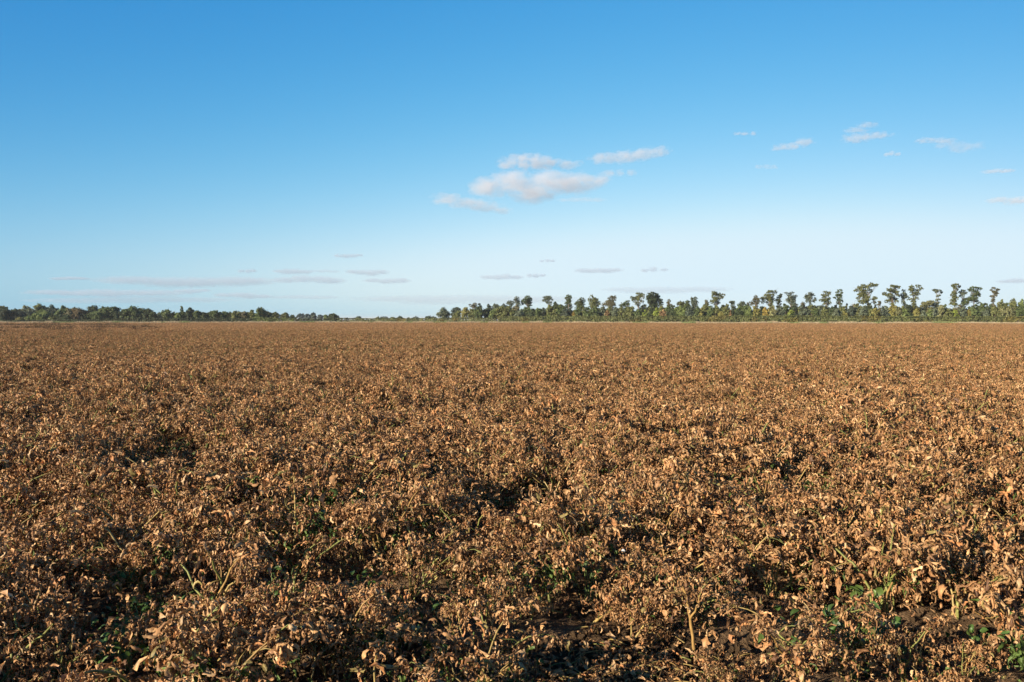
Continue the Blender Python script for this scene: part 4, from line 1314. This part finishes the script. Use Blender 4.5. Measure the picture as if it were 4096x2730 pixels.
LOBES = {0: sky_px((470, 186, 80, 26), (540, 190, 70, 18), (630, 197, 50, 9), (400, 195, 32, 12)),
         1: sky_px((775, 174, 55, 16), (850, 168, 60, 20), (920, 158, 45, 17), (975, 150, 36, 15)),
         2: sky_px((330, 288, 60, 30), (420, 262, 80, 34), (540, 250, 70, 26), (620, 268, 110, 36), (500, 308, 75, 28), (700, 270, 60, 24), (760, 248, 38, 9)),
         3: sky_px((175, 328, 55, 18), (250, 342, 70, 18), (320, 356, 60, 15), (385, 370, 36, 8)),
         7: sky_px((1470, 128, 50, 10), (1520, 112, 38, 12), (1430, 135, 25, 6)),
         8: sky_px((1720, 66, 45, 9), (1765, 48, 38, 9)),
         9: sky_px((1720, 98, 48, 14), (1790, 88, 55, 9))}
CL = [
    (1993, 2315, 606, 678, 'upper left cloud with a humped top, above the largest cloud', 3.0, 0.92),
    (2368, 2664, 592, 655, 'long bright cloud right of the humped one, rising to the right', 2.6, 0.94),
    (1898, 2429, 686, 812, 'largest cloud, grey beneath, in the middle of the sky', 4.0, 0.86),
    (1729, 2045, 776, 855, 'soft purplish cloud low on the left of the largest cloud', 2.2, 0.90),
    (2425, 2530, 672, 715, 'small wisp touching the right end of the largest cloud', 1.0, 1.0),
    (2246, 2395, 786, 814, 'thin shred beneath the right of the largest cloud', 1.0, 1.0),
    (2945, 3016, 520, 547, 'tiny cloud puff leftmost of those high on the right', 1.3, 1.0),
    (3105, 3255, 555, 606, 'streaky white cloud second from left high on the right', 1.8, 0.96),
    (3378, 3505, 489, 531, 'highest wisp, feathered, over a flat white cloud', 1.3, 0.98),
    (3372, 3556, 530, 572, 'flat white cloud right under the highest wisp', 2.0, 0.94),
    (3672, 3800, 546, 578, 'thin bar cloud high toward the right edge', 1.6, 0.96),
    (3765, 3920, 552, 620, 'scattered faint shreds right of the thin bar cloud', 0.8, 1.0),
    (3541, 3597, 602, 632, 'small round puff below and right of the flat white cloud', 1.4, 0.95),
    (3025, 3102, 654, 686, 'faint smudge of cloud beneath the streaky white one', 0.8, 1.0),
    (3943, 4046, 674, 698, 'small bar cloud near the right edge of the sky', 1.8, 0.94),
    (3980, 4190, 782, 822, 'cloud cut by the right edge of the picture', 2.4, 0.9),
]
for i, c in enumerate(CL):
    cloud(*c[:5], tau=c[5] * 0.42, seed=i + 1, lobes=LOBES.get(i), col=(0.96, 0.96, 0.99))
LOWC = [
    (1344, 1440, 1017, 1030, 'lone thin grey streak highest above the left wood'),
    (955, 1020, 1078, 1092, 'tiny dash of grey cloud above the long flat bank'),
    (1098, 1238, 1079, 1097, 'grey lens cloud over the bright double-humped one'),
    (1250, 1346, 1080, 1091, 'faint short dash right of the grey lens cloud'),
    (1400, 1533, 1080, 1101, 'grey lens cloud with a left-leaning tail'),
    (484, 1075, 1108, 1142, 'long flat cloud bank low over the left wood'),
    (1115, 1358, 1108, 1134, 'bright double-humped low cloud left of the gap'),
    (1483, 1625, 1113, 1134, 'bright small low cloud over the gap'),
    (186, 690, 1158, 1184, 'lower cloud band under the flat bank, far left'),
    (711, 825, 1156, 1172, 'small lens cloud beneath the long flat bank'),
    (884, 1060, 1174, 1193, 'grey strip right of the small lens cloud'),
    (1098, 1336, 1181, 1196, 'faint strip near the horizon left of the gap'),
    (1942, 2076, 1099, 1117, 'grey lens cloud over the left end of the right wood'),
    (2110, 2180, 1096, 1111, 'small dash right of that grey lens cloud'),
    (2303, 2478, 1075, 1091, 'thin bar above the first tall trees'),
    (2573, 2662, 1072, 1089, 'small bar right of the thin bar over the tall trees'),
    (2160, 2216, 1038, 1050, 'tiny grey dash highest over the right wood'),
    (207, 352, 1109, 1121, 'thin grey line at far left above the lower band'),
    (170, 850, 1190, 1212, 'faintest broad band just above the left wood'),
    (1488, 2250, 1184, 1214, 'faint broad band just above the gap'),
    (4010, 4180, 1115, 1133, 'thin grey streak low at the right edge'),
    (2440, 2900, 1150, 1172, 'barely visible band behind the tall tree tops'),
]
for i, c in enumerate(LOWC):
    cloud(*c[:5], tau=0.7 if 'fain' not in c[4] and 'barely' not in c[4] else 0.38, col=(0.76, 0.83, 0.93), seed=40 + i, alt=1000.0, thr=0.1, amp=3.0, fat=1.3, kv=1.5)  # blue-grey vapour colour stands in for the haze in front of low clouds

# ------------------------------------------------------------------ the air itself
hm = bpy.data.materials.new('haze_air'); hm.use_nodes = True
nt = hm.node_tree; nt.nodes.remove(nt.nodes['Principled BSDF'])
pv = nt.nodes.new('ShaderNodeVolumePrincipled')
pv.inputs['Color'].default_value = (0.88, 0.95, 1.0, 1)
pv.inputs['Density'].default_value = 0.00014
nt.links.new(pv.outputs[0], nt.nodes['Material Output'].inputs['Volume'])
X_, Y0, Y1, Z0, Z1 = 14000, -14000, 14000, -1.5, 24.0
hv = [(x, y, z) for z in (Z0, Z1) for y in (Y0, Y1) for x in (-X_, X_)]
hf = [(0, 2, 3, 1), (4, 5, 7, 6), (0, 1, 5, 4), (1, 3, 7, 5), (3, 2, 6, 7), (2, 0, 4, 6)]
tag(mesh_obj('haze', hv, hf, hm), 'thin bluish air between the camera and the far trees', 'haze', kind='stuff')
